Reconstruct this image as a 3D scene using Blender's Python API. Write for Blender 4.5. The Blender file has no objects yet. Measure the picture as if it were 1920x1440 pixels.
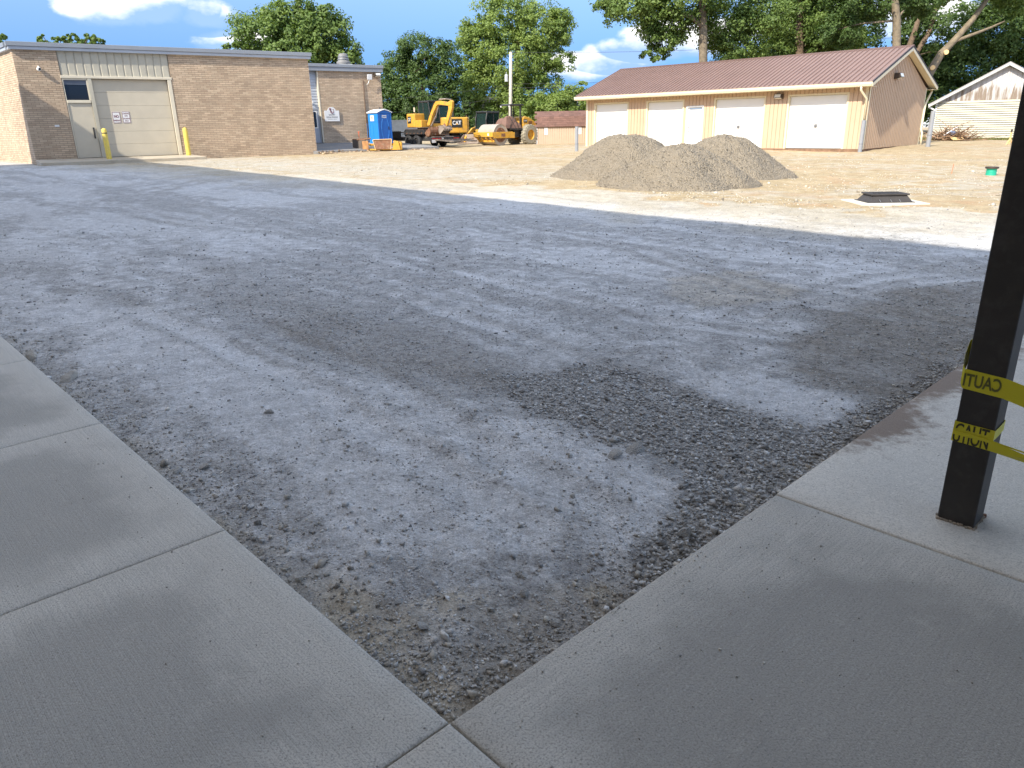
import bpy, bmesh, math, random
import numpy as np
from mathutils import Vector, Matrix
random.seed(7); rng = np.random.default_rng(7)
S = bpy.context.scene
COL = S.collection
# ------------------------------------------------------------------ camera
PITCH, ROLL = math.radians(19.46), math.radians(-1.11)
fw = Vector((0, math.cos(PITCH), -math.sin(PITCH)))
up0 = Vector((0, math.sin(PITCH), math.cos(PITCH)))
rt = Vector((1, 0, 0))*math.cos(ROLL) + up0*math.sin(ROLL)
up = -Vector((1, 0, 0))*math.sin(ROLL) + up0*math.cos(ROLL)
cam = bpy.data.objects.new('camera', bpy.data.cameras.new('camera')); COL.objects.link(cam)
M = Matrix((rt, up, -fw)).transposed().to_4x4(); M.translation = (0, 0, 1.5)
cam.matrix_world = M
cam.data.sensor_width = 36; cam.data.lens = 1370/1920*36
cam.data.clip_start = .05; cam.data.clip_end = 3000
S.camera = cam
# ------------------------------------------------------------------ light
SUN_H = Vector((-.626, -.780, 0)); ELEV = math.radians(40)
sdir = Vector((SUN_H.x*math.cos(ELEV), SUN_H.y*math.cos(ELEV), math.sin(ELEV)))
sl = bpy.data.lights.new('sun', 'SUN'); sl.energy = 2.0; sl.angle = math.radians(.55); sl.color = (1, .93, .80)
so = bpy.data.objects.new('sun', sl); COL.objects.link(so)
so.rotation_euler = sdir.to_track_quat('Z', 'Y').to_euler()
S.view_settings.view_transform = 'Standard'; S.view_settings.look = 'None'
S.view_settings.exposure = 1.90; S.view_settings.gamma = 1; S.view_settings.use_curve_mapping = False
W = bpy.data.worlds.new('World'); S.world = W; W.use_nodes = True
nt = W.node_tree; nt.nodes.clear()
def wn(t, **k):
    n = nt.nodes.new(t)
    for a, b in k.items(): setattr(n, a, b)
    return n
wl = nt.links.new
sky = wn('ShaderNodeTexSky', sky_type='NISHITA', sun_disc=False, sun_elevation=ELEV, sun_rotation=math.radians(218.7), air_density=.75, dust_density=.15, ozone_density=1.6)
bg = wn('ShaderNodeBackground'); bg.inputs[1].default_value = .15
tint = wn('ShaderNodeMix', data_type='RGBA', blend_type='MULTIPLY'); tint.inputs[0].default_value = 1
wl(sky.outputs[0], tint.inputs[6]); wl(tint.outputs[2], bg.inputs[0])
tc = wn('ShaderNodeTexCoord')
# look the sky model up a little above the true direction, so its bright horizon band does not wash out the low sky
lift = wn('ShaderNodeVectorMath', operation='MULTIPLY_ADD'); wl(tc.outputs['Generated'], lift.inputs[0]); lift.inputs[1].default_value = (1, 1, .75); lift.inputs[2].default_value = (0, 0, .25)
lnm = wn('ShaderNodeVectorMath', operation='NORMALIZE'); wl(lift.outputs[0], lnm.inputs[0]); wl(lnm.outputs[0], sky.inputs[0])
# clouds on a flat layer overhead: direction / z
sep = wn('ShaderNodeSeparateXYZ'); wl(tc.outputs['Generated'], sep.inputs[0])
# sky tint: takes down the model's very bright horizon band all the way round
tr_ = wn('ShaderNodeMapRange', interpolation_type='SMOOTHSTEP'); wl(sep.outputs[2], tr_.inputs[0]); tr_.inputs[1].default_value = -.02; tr_.inputs[2].default_value = .42
tmx = wn('ShaderNodeMix', data_type='RGBA'); wl(tr_.outputs[0], tmx.inputs[0]); tmx.inputs[6].default_value = (.19, .325, .40, 1); tmx.inputs[7].default_value = (1.42, 1.19, .96, 1)  # zenith warmed and brightened out of view, added as fill for the shade
wl(tmx.outputs[2], tint.inputs[7])
def wm(op, a, b=None, c=None):
    n = wn('ShaderNodeMath', operation=op)
    for i, v in enumerate((a, b, c)):
        if v is None: continue
        if isinstance(v, (int, float)): n.inputs[i].default_value = v
        else: wl(v, n.inputs[i])
    return n.outputs[0]
noi = wn('ShaderNodeTexNoise'); noi.inputs['Scale'].default_value = 11; noi.inputs['Detail'].default_value = 9; noi.inputs['Roughness'].default_value = .58
mp = wn('ShaderNodeMapping'); mp.inputs['Scale'].default_value = (1, 1, 1.7); mp.inputs['Location'].default_value = (.3, .1, .2)
wl(tc.outputs['Generated'], mp.inputs[0]); wl(mp.outputs[0], noi.inputs[0])
big = wn('ShaderNodeTexNoise'); big.inputs['Scale'].default_value = 2.3; big.inputs['Detail'].default_value = 3
wl(mp.outputs[0], big.inputs[0])
dens = None; low = None
# individual cumulus: (direction, horizontal half-width, vertical half-height)
CL = [((-.425, .885, .128), .05, .030), ((-.385, .903, .130), .055, .036), ((-.340, .93, .124), .045, .028), ((-.46, .885, .215), .08, .03),
      ((-.32, .944, .098), .06, .018), 
      ((.095, .992, .066), .06, .022), ((.145, .987, .076), .06, .028), ((.19, .98, .092), .065, .032), ((.25, .965, .09), .07, .028),
      ((.35, .93, .10), .08, .035), ((.48, .87, .10), .10, .04), ((.6, .8, .14), .12, .05), ((-.62, .78, .16), .10, .05)]
for d, rx, rz in CL:
    v = Vector(d).normalized(); h = Vector((v.y, -v.x, 0)).normalized(); w = h.cross(v)
    def dot(vec, s):
        n = wn('ShaderNodeVectorMath', operation='DOT_PRODUCT'); wl(tc.outputs['Generated'], n.inputs[0]); n.inputs[1].default_value = vec
        return wm('DIVIDE', n.outputs['Value'], s)
    a = dot(h, rx); b = dot(w, rz); b0 = w.dot(v)/rz
    b = wm('SUBTRACT', b, b0)
    braw = b
    b = wm('MAXIMUM', b, wm('MULTIPLY', b, -1.6)); 
    r2 = wm('ADD', wm('MULTIPLY', a, a), wm('MULTIPLY', b, b))
    f = wm('MULTIPLY_ADD', wm('POWER', r2, .5), -1.5, 1.5)
    n2 = wn('ShaderNodeVectorMath', operation='DOT_PRODUCT'); wl(tc.outputs['Generated'], n2.inputs[0]); n2.inputs[1].default_value = v
    f = wm('MINIMUM', f, wm('MULTIPLY', n2.outputs['Value'], 4))
    dens = f if dens is None else wm('MAXIMUM', dens, f)
    lo_ = wm('MINIMUM', wm('MULTIPLY_ADD', f, 3.0, 1.0), wm('MULTIPLY', braw, -1.0)); low = lo_ if low is None else wm('MAXIMUM', low, lo_)
gen = wm('MULTIPLY', wm('SUBTRACT', big.outputs[0], .49), 4.5)
gen = wm('SUBTRACT', gen, wm('MULTIPLY', wm('SUBTRACT', 1.0, wm('SMOOTH_MIN', wm('DIVIDE', sep.outputs[2], .42), 1.0, .2)), 1.1))  # generic clouds kept high, outside the view, added as neutral fill light
dens = wm('MAXIMUM', dens, gen)
dens = wm('MAXIMUM', dens, -.9)
puff = wm('ADD', dens, wm('MULTIPLY', wm('SUBTRACT', noi.outputs[0], .5), 2.6))
msk = wn('ShaderNodeMapRange', interpolation_type='SMOOTHSTEP'); wl(puff, msk.inputs[0]); msk.inputs[1].default_value = -.05; msk.inputs[2].default_value = .55
ccol = wn('ShaderNodeMapRange'); wl(wm('ADD', low, wm('MULTIPLY', wm('SUBTRACT', noi.outputs[0], .5), -2.2)), ccol.inputs[0]); ccol.inputs[1].default_value = .30; ccol.inputs[2].default_value = -.35
cmix = wn('ShaderNodeMix', data_type='RGBA'); wl(ccol.outputs[0], cmix.inputs[0])
cmix.inputs[6].default_value = (.16, .25, .42, 1); cmix.inputs[7].default_value = (.62, .60, .58, 1)
bgc = wn('ShaderNodeBackground'); wl(cmix.outputs[2], bgc.inputs[0]); bgc.inputs[1].default_value = .74
hz = wn('ShaderNodeMapRange'); wl(sep.outputs[2], hz.inputs[0]); hz.inputs[1].default_value = .0; hz.inputs[2].default_value = .05
mfac = wm('MULTIPLY', msk.outputs[0], wm('MULTIPLY', hz.outputs[0], .95))
ms = wn('ShaderNodeMixShader'); wl(mfac, ms.inputs[0]); wl(bg.outputs[0], ms.inputs[1]); wl(bgc.outputs[0], ms.inputs[2])
ow = wn('ShaderNodeOutputWorld'); wl(ms.outputs[0], ow.inputs[0])

# ------------------------------------------------------------------ helpers
def tag(o, label=None, cat=None, group=None, kind=None):
    if label: o['label'] = label
    if cat: o['category'] = cat
    if group: o['group'] = group
    if kind: o['kind'] = kind
    return o
def thing(name, label, cat, loc=(0, 0, 0), rz=0, group=None):
    o = bpy.data.objects.new(name, None); COL.objects.link(o); o.empty_display_size = .2
    o.location = loc; o.rotation_euler = (0, 0, rz); return tag(o, label, cat, group)
def link(name, me, mat, parent=None, label=None, kind=None, loc=None):
    o = bpy.data.objects.new(name, me); COL.objects.link(o)
    if mat and not me.materials: me.materials.append(mat)
    if parent: o.parent = parent
    if loc is not None: o.location = loc
    if label: o['label'] = label
    if kind: o['kind'] = kind
    return o
def np_mesh(name, V, F, smooth=False, attrs=None):
    me = bpy.data.meshes.new(name); V = np.asarray(V, np.float32); F = np.asarray(F, np.int32)
    k = F.shape[1]
    me.vertices.add(len(V)); me.vertices.foreach_set('co', V.ravel())
    me.loops.add(F.size); me.loops.foreach_set('vertex_index', F.ravel())
    me.polygons.add(len(F)); me.polygons.foreach_set('loop_start', np.arange(0, F.size, k, dtype=np.int32))
    if smooth: me.polygons.foreach_set('use_smooth', np.ones(len(F), bool))
    for n, (dom, arr) in (attrs or {}).items():
        a = me.attributes.new(n, 'FLOAT', dom); a.data.foreach_set('value', np.asarray(arr, np.float32))
    me.update(); me.validate(); return me
class MB:
    def __init__(s): s.v = []; s.f = []; s.r = []
    def add(s, V, F, r=None):
        b = len(s.v); s.v += [tuple(p) for p in V]; s.f += [tuple(i+b for i in f) for f in F]
        r = random.random() if r is None else r
        s.r += [r]*len(F); return s
    def box(s, c, d, rz=0, rx=0, ry=0, r=None):
        R = Matrix.Rotation(rz, 3, 'Z') @ Matrix.Rotation(ry, 3, 'Y') @ Matrix.Rotation(rx, 3, 'X')
        V = [Vector(c)+R @ Vector((x*d[0]/2, y*d[1]/2, z*d[2]/2)) for z in (-1, 1) for y in (-1, 1) for x in (-1, 1)]
        return s.add(V, [(0, 2, 3, 1), (4, 5, 7, 6), (0, 1, 5, 4), (1, 3, 7, 5), (3, 2, 6, 7), (2, 0, 4, 6)], r)
    def bb(s, x0, x1, y0, y1, z0, z1, r=None): return s.box(((x0+x1)/2, (y0+y1)/2, (z0+z1)/2), (x1-x0, y1-y0, z1-z0), r=r)
    def tube(s, pts, rad, n=10, cap=True, r=None):
        pts = [Vector(p) for p in pts]; rad = rad if hasattr(rad, '__len__') else [rad]*len(pts)
        V = []; F = []; prev = None
        for i, p in enumerate(pts):
            t = (pts[min(i+1, len(pts)-1)]-pts[max(i-1, 0)]).normalized()
            if prev is None: u = t.orthogonal().normalized()
            else: u = (prev - t*prev.dot(t)).normalized()
            prev = u; w = t.cross(u)
            V += [p+(u*math.cos(2*math.pi*k/n)+w*math.sin(2*math.pi*k/n))*rad[i] for k in range(n)]
        for i in range(len(pts)-1):
            for k in range(n): F.append((i*n+k, i*n+(k+1) % n, (i+1)*n+(k+1) % n, (i+1)*n+k))
        if cap: F += [tuple(range(n-1, -1, -1)), tuple((len(pts)-1)*n+k for k in range(n))]
        return s.add(V, F, r)
    def prism(s, poly, axis, a, b, r=None):
        # poly 2-D outline extruded along an axis from a to b ('x': poly is (y,z); 'y': (x,z); 'z': (x,y))
        def P(p, t): return {'x': (t, p[0], p[1]), 'y': (p[0], t, p[1]), 'z': (p[0], p[1], t)}[axis]
        n = len(poly); V = [P(p, a) for p in poly]+[P(p, b) for p in poly]
        F = [tuple(range(n)), tuple(range(2*n-1, n-1, -1))]+[(i, i+n, (i+1) % n+n, (i+1) % n) for i in range(n)]
        return s.add(V, F, r)
    def lathe(s, prof, c=(0, 0, 0), n=20, axis='z', r=None):
        V = []; F = []
        for (rr, h) in prof:
            for k in range(n):
                a = 2*math.pi*k/n; x, y, z = rr*math.cos(a), rr*math.sin(a), h
                V.append({'z': (c[0]+x, c[1]+y, c[2]+z), 'y': (c[0]+x, c[1]+z, c[2]+y), 'x': (c[0]+z, c[1]+x, c[2]+y)}[axis])
        for i in range(len(prof)-1):
            for k in range(n): F.append((i*n+k, i*n+(k+1) % n, (i+1)*n+(k+1) % n, (i+1)*n+k))
        return s.add(V, F, r)
    def mesh(s, name, smooth=False):
        me = bpy.data.meshes.new(name); me.from_pydata(s.v, [], s.f)
        a = me.attributes.new('rnd', 'FLOAT', 'FACE'); a.data.foreach_set('value', np.array(s.r, np.float32))
        bm = bmesh.new(); bm.from_mesh(me); bmesh.ops.recalc_face_normals(bm, faces=bm.faces); bm.to_mesh(me); bm.free()
        if smooth:
            me.polygons.foreach_set('use_smooth', np.ones(len(me.polygons), bool))
        me.update(); return me
    def build(s, name, mat, parent=None, bevel=0, smooth=False, label=None, kind=None, loc=None, seg=2):
        o = link(name, s.mesh(name, smooth), mat, parent, label, kind, loc)
        if bevel:
            m = o.modifiers.new('bevel', 'BEVEL'); m.width = bevel; m.segments = seg; m.limit_method = 'ANGLE'; m.angle_limit = math.radians(35)
        return o
def text_mesh(txt, size, name='lettering', mirror=False, font_extrude=0.0, align='CENTER', xscale=1.0):
    c = bpy.data.curves.new(name, 'FONT'); c.body = txt; c.size = size; c.align_x = align; c.align_y = 'CENTER'; c.extrude = font_extrude; c.resolution_u = 3
    c.offset = size*.022
    t = bpy.data.objects.new(name, c); COL.objects.link(t)
    dg = bpy.context.evaluated_depsgraph_get(); me = bpy.data.meshes.new_from_object(t.evaluated_get(dg))
    bpy.data.objects.remove(t)
    k = -1 if mirror else 1
    me.transform(Matrix.Diagonal((k*xscale, 1, 1, 1)))
    me.name = name; return me
# ---- noise
def _h(i, j, s):
    n = (i*374761393 + j*668265263 + s*1442695041) & 0xffffffff
    n = ((n ^ (n >> 13))*1274126177) & 0xffffffff
    return ((n ^ (n >> 16)) & 0xffff)/65535.
def vn(x, y, s=0):
    x = np.asarray(x, float); y = np.asarray(y, float)
    i = np.floor(x).astype(np.int64); j = np.floor(y).astype(np.int64); fx = x-i; fy = y-j
    fx = fx*fx*(3-2*fx); fy = fy*fy*(3-2*fy)
    return (_h(i, j, s)*(1-fx)+_h(i+1, j, s)*fx)*(1-fy)+(_h(i, j+1, s)*(1-fx)+_h(i+1, j+1, s)*fx)*fy
def fbm(x, y, o=4, s=0, g=.5):
    t = 0; a = 1; n = 0
    for k in range(o): t = t+a*vn(x*2**k+17.3*k, y*2**k-9.1*k, s+k); n += a; a *= g
    return t/n
def ss(t): t = np.clip(t, 0, 1); return t*t*(3-2*t)

# ------------------------------------------------------------------ materials
def mat(name, col, rough=.7, var=.12, vscale=3, detail=6, bump=0, bscale=40, metal=0, rnd=0, col2=None, spec=.5, dirt=None, dscale=2, transl=0):
    m = bpy.data.materials.new(name); m.use_nodes = True; t = m.node_tree; N = t.nodes; L = t.links.new
    b = N['Principled BSDF']; b.inputs['Roughness'].default_value = rough; b.inputs['Metallic'].default_value = metal; b.inputs['Specular IOR Level'].default_value = spec
    g = N.new('ShaderNodeNewGeometry'); tcn = N.new('ShaderNodeTexCoord')
    n = N.new('ShaderNodeTexNoise'); n.inputs['Scale'].default_value = vscale; n.inputs['Detail'].default_value = detail; L(g.outputs['Position'], n.inputs[0])
    mr = N.new('ShaderNodeMapRange'); L(n.outputs[0], mr.inputs[0]); mr.inputs[1].default_value = .3; mr.inputs[2].default_value = .7; mr.inputs[3].default_value = 1-var; mr.inputs[4].default_value = 1+var
    out = mr.outputs[0]
    if rnd:
        at = N.new('ShaderNodeAttribute'); at.attribute_name = 'rnd'; oi = N.new('ShaderNodeObjectInfo')
        ad = N.new('ShaderNodeMath'); ad.operation = 'ADD'; L(at.outputs['Fac'], ad.inputs[0]); L(oi.outputs['Random'], ad.inputs[1])
        fr = N.new('ShaderNodeMath'); fr.operation = 'FRACT'; L(ad.outputs[0], fr.inputs[0])
        m2 = N.new('ShaderNodeMapRange'); L(fr.outputs[0], m2.inputs[0]); m2.inputs[3].default_value = 1-rnd; m2.inputs[4].default_value = 1+rnd
        mu = N.new('ShaderNodeMath'); mu.operation = 'MULTIPLY'; L(out, mu.inputs[0]); L(m2.outputs[0], mu.inputs[1]); out = mu.outputs[0]
    base = N.new('ShaderNodeMix'); base.data_type = 'RGBA'; base.inputs[6].default_value = (*col, 1); base.inputs[7].default_value = (*(col2 or col), 1)
    if rnd:
        f2 = N.new('ShaderNodeMath'); f2.operation = 'MULTIPLY'; L(fr.outputs[0], f2.inputs[0]); f2.inputs[1].default_value = 7.31
        f3 = N.new('ShaderNodeMath'); f3.operation = 'FRACT'; L(f2.outputs[0], f3.inputs[0]); L(f3.outputs[0], base.inputs[0])
    else: 
        mrc = N.new('ShaderNodeMapRange'); L(n.outputs[0], mrc.inputs[0]); mrc.inputs[1].default_value = .42; mrc.inputs[2].default_value = .6; L(mrc.outputs[0], base.inputs[0])
    sc = N.new('ShaderNodeVectorMath'); sc.operation = 'SCALE'; L(base.outputs[2], sc.inputs[0]); L(out, sc.inputs['Scale'])
    colo = sc.outputs[0]
    if dirt:
        dn = N.new('ShaderNodeTexNoise'); dn.inputs['Scale'].default_value = dscale; dn.inputs['Detail'].default_value = 8; dn.inputs['Roughness'].default_value = .65; L(g.outputs['Position'], dn.inputs[0])
        dm = N.new('ShaderNodeMapRange'); L(dn.outputs[0], dm.inputs[0]); dm.inputs[1].default_value = .5; dm.inputs[2].default_value = .68; dm.inputs[4].default_value = .75
        dx = N.new('ShaderNodeMix'); dx.data_type = 'RGBA'; L(dm.outputs[0], dx.inputs[0]); L(colo, dx.inputs[6]); dx.inputs[7].default_value = (*dirt, 1); colo = dx.outputs[2]
    L(colo, b.inputs['Base Color'])
    if bump:
        n3 = N.new('ShaderNodeTexNoise'); n3.inputs['Scale'].default_value = bscale; n3.inputs['Detail'].default_value = 6; L(g.outputs['Position'], n3.inputs[0])
        bp = N.new('ShaderNodeBump'); bp.inputs['Strength'].default_value = bump; bp.inputs['Distance'].default_value = .02; L(n3.outputs[0], bp.inputs['Height']); L(bp.outputs[0], b.inputs['Normal'])
    return m
MT = {}
MT['brick'] = mat('tan_brick', (.45, .335, .235), .85, .10, 1.3, rnd=.12, col2=(.53, .41, .29), bump=.4, bscale=60)
MT['mortar'] = mat('mortar', (.20, .155, .115), .9, .15, 12, bump=.3)
MT['fascia'] = mat('grey_fascia_metal', (.27, .29, .32), .45, .05, 1.5, metal=.2)
MT['fascia2'] = mat('pale_fascia_metal', (.42, .45, .50), .45, .05, 1.5, metal=.1)
MT['trimcream'] = mat('cream_trim_paint', (.62, .56, .44), .5, .06, 2)
MT['greenish'] = mat('putty_metal_panel', (.44, .41, .33), .5, .08, 3)
MT['doorgrey'] = mat('putty_door_paint', (.52, .465, .365), .5, .05, 2)
MT['glassdark'] = mat('dark_glass', (.012, .014, .02), .08, .0)
MT['conc'] = mat('concrete', (.46, .40, .31), .85, .14, 4, bump=.4, bscale=50, dirt=(.36, .28, .19))
MT['yellowpost'] = mat('yellow_paint', (.72, .55, .10), .5, .10, 5, dirt=(.52, .42, .16), dscale=6)
MT['white'] = mat('white_paint', (.78, .78, .76), .45, .03, 2)
MT['signwhite'] = mat('sign_white', (.70, .70, .70), .4, .02, 2)
MT['red'] = mat('sign_red', (.16, .02, .03), .5, 0)
MT['black'] = mat('black_print', (.02, .02, .02), .5, 0)
MT['tan'] = mat('tan_siding', (.52, .37, .25), .6, .05, 2)
MT['tan2'] = mat('tan_siding_gable', (.52, .37, .25), .6, .05, 2)
MT['roofbrown'] = mat('brown_roof_metal', (.25, .165, .14), .45, .06, 1.2, metal=.15)
MT['cream'] = mat('cream_gutter', (.68, .60, .42), .45, .04, 2)
MT['found'] = mat('garage_foundation', (.22, .13, .08), .9, .25, 6, bump=.5)
MT['pvc'] = mat('grey_pvc', (.27, .28, .30), .45, .05, 3)
MT['lampbronze'] = mat('dark_bronze', (.06, .045, .035), .45, .1, 4)
MT['lens'] = mat('lamp_lens', (.62, .62, .58), .2, .05, 6)
MT['steel'] = mat('steel_grey', (.30, .30, .30), .4, .08, 6, metal=.7)
MT['ivory'] = mat('ivory_siding', (.44, .42, .33), .6, .05, 1.5)
MT['weathered'] = None
MT['post'] = mat('dark_bronze_post', (.030, .026, .023), .55, .2, 9, bump=.08, bscale=400, dirt=(.055, .05, .045), dscale=14)
MT['bluel'] = mat('blue_plastic', (.02, .22, .62), .45, .05, 2)
MT['blued'] = mat('blue_plastic_shaded', (.012, .13, .46), .45, .05, 2)  # darker copy of the cabin blue, shade of the door side put in
MT['cat'] = mat('machine_yellow', (.60, .32, .04), .5, .14, 3, dirt=(.30, .19, .08), dscale=5)
MT['machblack'] = mat('machine_black', (.025, .025, .027), .5, .2, 5, dirt=(.09, .08, .07), dscale=6)
MT['rubber'] = mat('tyre_rubber', (.03, .03, .032), .8, .2, 6)
MT['dustrubber'] = mat('dusty_tyre', (.30, .27, .20), .9, .2, 8)
MT['rust'] = mat('rusty_steel', (.19, .085, .045), .8, .3, 6, bump=.3, dirt=(.30, .22, .14), dscale=8)
MT['worn'] = mat('worn_steel', (.33, .27, .22), .6, .2, 5, metal=.3, dirt=(.25, .16, .11))
MT['drum'] = mat('drum_steel', (.44, .38, .31), .55, .12, 4, metal=.2, dirt=(.34, .26, .2))
MT['tarp'] = mat('brown_tarp', (.17, .095, .07), .8, .2, 3, bump=.4, bscale=8)
MT['shingle'] = mat('brown_shingle', (.16, .085, .065), .85, .15, 8, rnd=.18)
MT['shedwall'] = mat('shed_siding', (.52, .40, .29), .65, .05, 2)
MT['gwall'] = mat('grey_wall', (.42, .42, .40), .8, .12, 4, bump=.3)
MT['slate'] = mat('dark_roof', (.045, .045, .055), .8, .15, 3)
MT['pole'] = mat('pole_wood', (.50, .45, .38), .8, .15, 6, bump=.3)
MT['bark'] = mat('bark', (.15, .105, .07), .9, .3, 6, bump=1.0, bscale=14)
MT['barkpale'] = mat('pale_bark', (.19, .15, .10), .9, .3, 5, bump=1.0, bscale=14)
MT['cutwood'] = mat('cut_wood', (.72, .48, .22), .7, .08, 12)
MT['orange'] = mat('marker_orange', (.85, .16, .05), .5, .05)
MT['greenplastic'] = mat('green_plastic', (.02, .42, .27), .45, .06, 6)
MT['iron'] = mat('cast_iron', (.045, .04, .038), .6, .2, 8, bump=.3)
MT['padconc'] = mat('pad_concrete', (.62, .57, .48), .85, .08, 6, bump=.3)
MT['asphalt'] = mat('walkway_asphalt', (.24, .235, .23), .9, .15, 10, bump=.4, dirt=(.32, .29, .25), dscale=1.2)
MT['twig'] = mat('dry_brush', (.24, .15, .09), .9, .35, 12, rnd=.4)
MT['glass'] = None
def glass():
    m = bpy.data.materials.new('cab_glass'); m.use_nodes = True; N = m.node_tree.nodes; L = m.node_tree.links.new; b = N['Principled BSDF']
    b.inputs['Base Color'].default_value = (.03, .06, .055, 1); b.inputs['Roughness'].default_value = .06
    tr = N.new('ShaderNodeBsdfTransparent'); tr.inputs[0].default_value = (.5, .62, .58, 1); mx = N.new('ShaderNodeMixShader'); mx.inputs[0].default_value = .45
    L(tr.outputs[0], mx.inputs[1]); L(b.outputs[0], mx.inputs[2]); L(mx.outputs[0], N['Material Output'].inputs[0]); return m
MT['glass'] = glass()
def leafmat(name, c1, c2):
    m = bpy.data.materials.new(name); m.use_nodes = True; N = m.node_tree.nodes; L = m.node_tree.links.new; b = N['Principled BSDF']
    at = N.new('ShaderNodeAttribute'); at.attribute_name = 'rnd'
    mx = N.new('ShaderNodeMix'); mx.data_type = 'RGBA'; mx.inputs[6].default_value = (*c1, 1); mx.inputs[7].default_value = (*c2, 1); L(at.outputs['Fac'], mx.inputs[0])
    L(mx.outputs[2], b.inputs['Base Color']); b.inputs['Roughness'].default_value = .55; b.inputs['Specular IOR Level'].default_value = .35
    tl = N.new('ShaderNodeBsdfTranslucent'); sc = N.new('ShaderNodeVectorMath'); sc.operation = 'MULTIPLY'; sc.inputs[1].default_value = (1.5, 1.5, .5); L(mx.outputs[2], sc.inputs[0]); L(sc.outputs[0], tl.inputs[0])
    ms = N.new('ShaderNodeMixShader'); ms.inputs[0].default_value = .3; L(b.outputs[0], ms.inputs[1]); L(tl.outputs[0], ms.inputs[2]); L(ms.outputs[0], N['Material Output'].inputs[0]); return m
LM = {'dark': leafmat('dark_leaves', (.055, .10, .024), (.14, .20, .05)), 'mid': leafmat('green_leaves', (.07, .125, .028), (.19, .26, .065)),
      'light': leafmat('light_leaves', (.105, .17, .035), (.26, .33, .085)), 'deep': leafmat('deep_leaves', (.042, .08, .02), (.11, .17, .045))}
# ------------------------------------------------------------------ terrain
def gz0(x, y):
    x = np.asarray(x, float); y = np.asarray(y, float)
    z = -.055 + .30*ss((y-6)/30) + .2*ss((y-36)/30)
    z = z - .17*np.exp(-((x-13.5)**2/36+(y-32)**2/26))
    return z
def sdpoly(x, y, poly):
    # signed distance, positive inside
    P = np.array(poly, float); d = np.full(x.shape, 1e9); ins = np.zeros(x.shape, bool)
    for i in range(len(P)):
        a = P[i]; b = P[(i+1) % len(P)]; e = b-a
        wx = x-a[0]; wy = y-a[1]; t = np.clip((wx*e[0]+wy*e[1])/(e@e), 0, 1)
        d = np.minimum(d, (wx-t*e[0])**2+(wy-t*e[1])**2)
        c = ((a[1] > y) != (b[1] > y)) & (x < (b[0]-a[0])*(y-a[1])/((b[1]-a[1]) or 1e-9)+a[0])
        ins ^= c
    return np.sqrt(d)*np.where(ins, 1, -1)
CX, CY = -.185, 1.546
E1 = np.array([-.687, .726]); E2 = np.array([.726, .687])      # along the left walk edge, along the right walk edge
def ab(x, y): dx = x-CX; dy = y-CY; return dx*E2[0]+dy*E2[1], dx*E1[0]+dy*E1[1]
def w(a, b): return (CX+a*E2[0]+b*E1[0], CY+a*E2[1]+b*E1[1])
POLY = dict(
 dark1=[(-5.04,11.18),(-2.51,7.45),(-1.22,6.34),(-.23,5.27),(.07,4.62),(-.26,4.23),(-.96,4.8),(-1.75,5.84),(-3.36,8.22)],
 dark2=[(1.97,5.26),(2.55,6.04),(3.86,6.99),(4.74,7.16),(3.5,5.15),(2.76,4.46),(2.07,4.01),(1.81,4.31)],
 grav=[(-.21,4.64),(.63,4.82),(1.2,4.15),(1.4,3.88),(1.7,3.29),(1.25,2.82),(.80,2.45),(.65,2.74),(.78,3.15),(.46,3.47),(.12,3.94)],
 grav2=[(.40,2.10),(1.19,2.77),(2.95,4.45),(2.79,4.75),(1.40,3.34),(.47,2.45)],
 dust1=[(-1.48,4.12),(-.63,3.98),(.11,3.71),(.44,3.28),(.78,2.93),(.68,2.57),(.23,2.36),(-.54,2.38),(-.93,2.81)],
 dust2=[(-4.61,7.26),(-3.38,6.93),(-1.51,4.96),(-.77,3.75),(-1.02,3.11),(-2.22,4.34),(-3.53,5.64)],
 dust3=[(1.15,4.1),(1.45,4.7),(1.9,4.2),(2.3,3.95),(1.9,3.6),(1.5,3.7)],
 tan1=[(1.62,7.74),(2.82,7.91),(2.91,6.96),(2.05,6.17),(1.55,6.21)],
 dirt=[(-1.36,2.86),(-.82,2.45),(-.45,2.08),(-.10,2.2),(.30,2.2),(.4,2.05),(.05,1.72),(-.18,1.5),(-.6,1.9),(-1.2,2.6)],
 far=[(-24,39.6),(-14,31.2),(-5.87,23.9),(1.02,18.6),(4.52,14.2),(5.91,12.9),(8.45,12.9),(60,30),(80,90),(-60,90),(-60,44)],
 pale2=[(5.5,14.8),(9.5,19),(14,19.4),(18,17.2),(12,15.8)])
TRACKS = dict(
 A=[(-9.71,26.55),(-10.59,24.23),(-10.54,21.63),(-10.44,19.64),(-9.85,18.0),(-8.67,16.19),(-6.38,13.86),(-4.52,12.24),(-2.44,11.12),(-1.01,10.29)],
 B=[(-7.69,23.15),(-9.07,22.52),(-9.22,19.41),(-8.71,17.8),(-7.52,16.2),(-5.53,14.52)], C=[(-.29,6.89),(-1.75,9.44),(-4.37,12.86),(-7.15,16.14)],
 D=[(2.16,5.25),(1.09,5.97),(-.33,7.93),(-2.59,11.4),(-5.02,14.87)], E=[(4.85,7.42),(2.68,6.63),(1.68,9.45),(-.04,12.25)],
 F=[(5.49,8.28),(3.57,7.27),(2.73,6.74),(1.96,5.9)], G=[(1.06,3.98),(.17,5.39),(-1.02,6.95),(-2.54,8.79)],
 H=[(.07,2.59),(-.43,3.26),(-1.2,4.28),(-2.35,5.56),(-4.04,7.21)], I=[(.35,2.76),(-.17,3.5),(-.94,4.69),(-2.17,6.04)])
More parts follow.
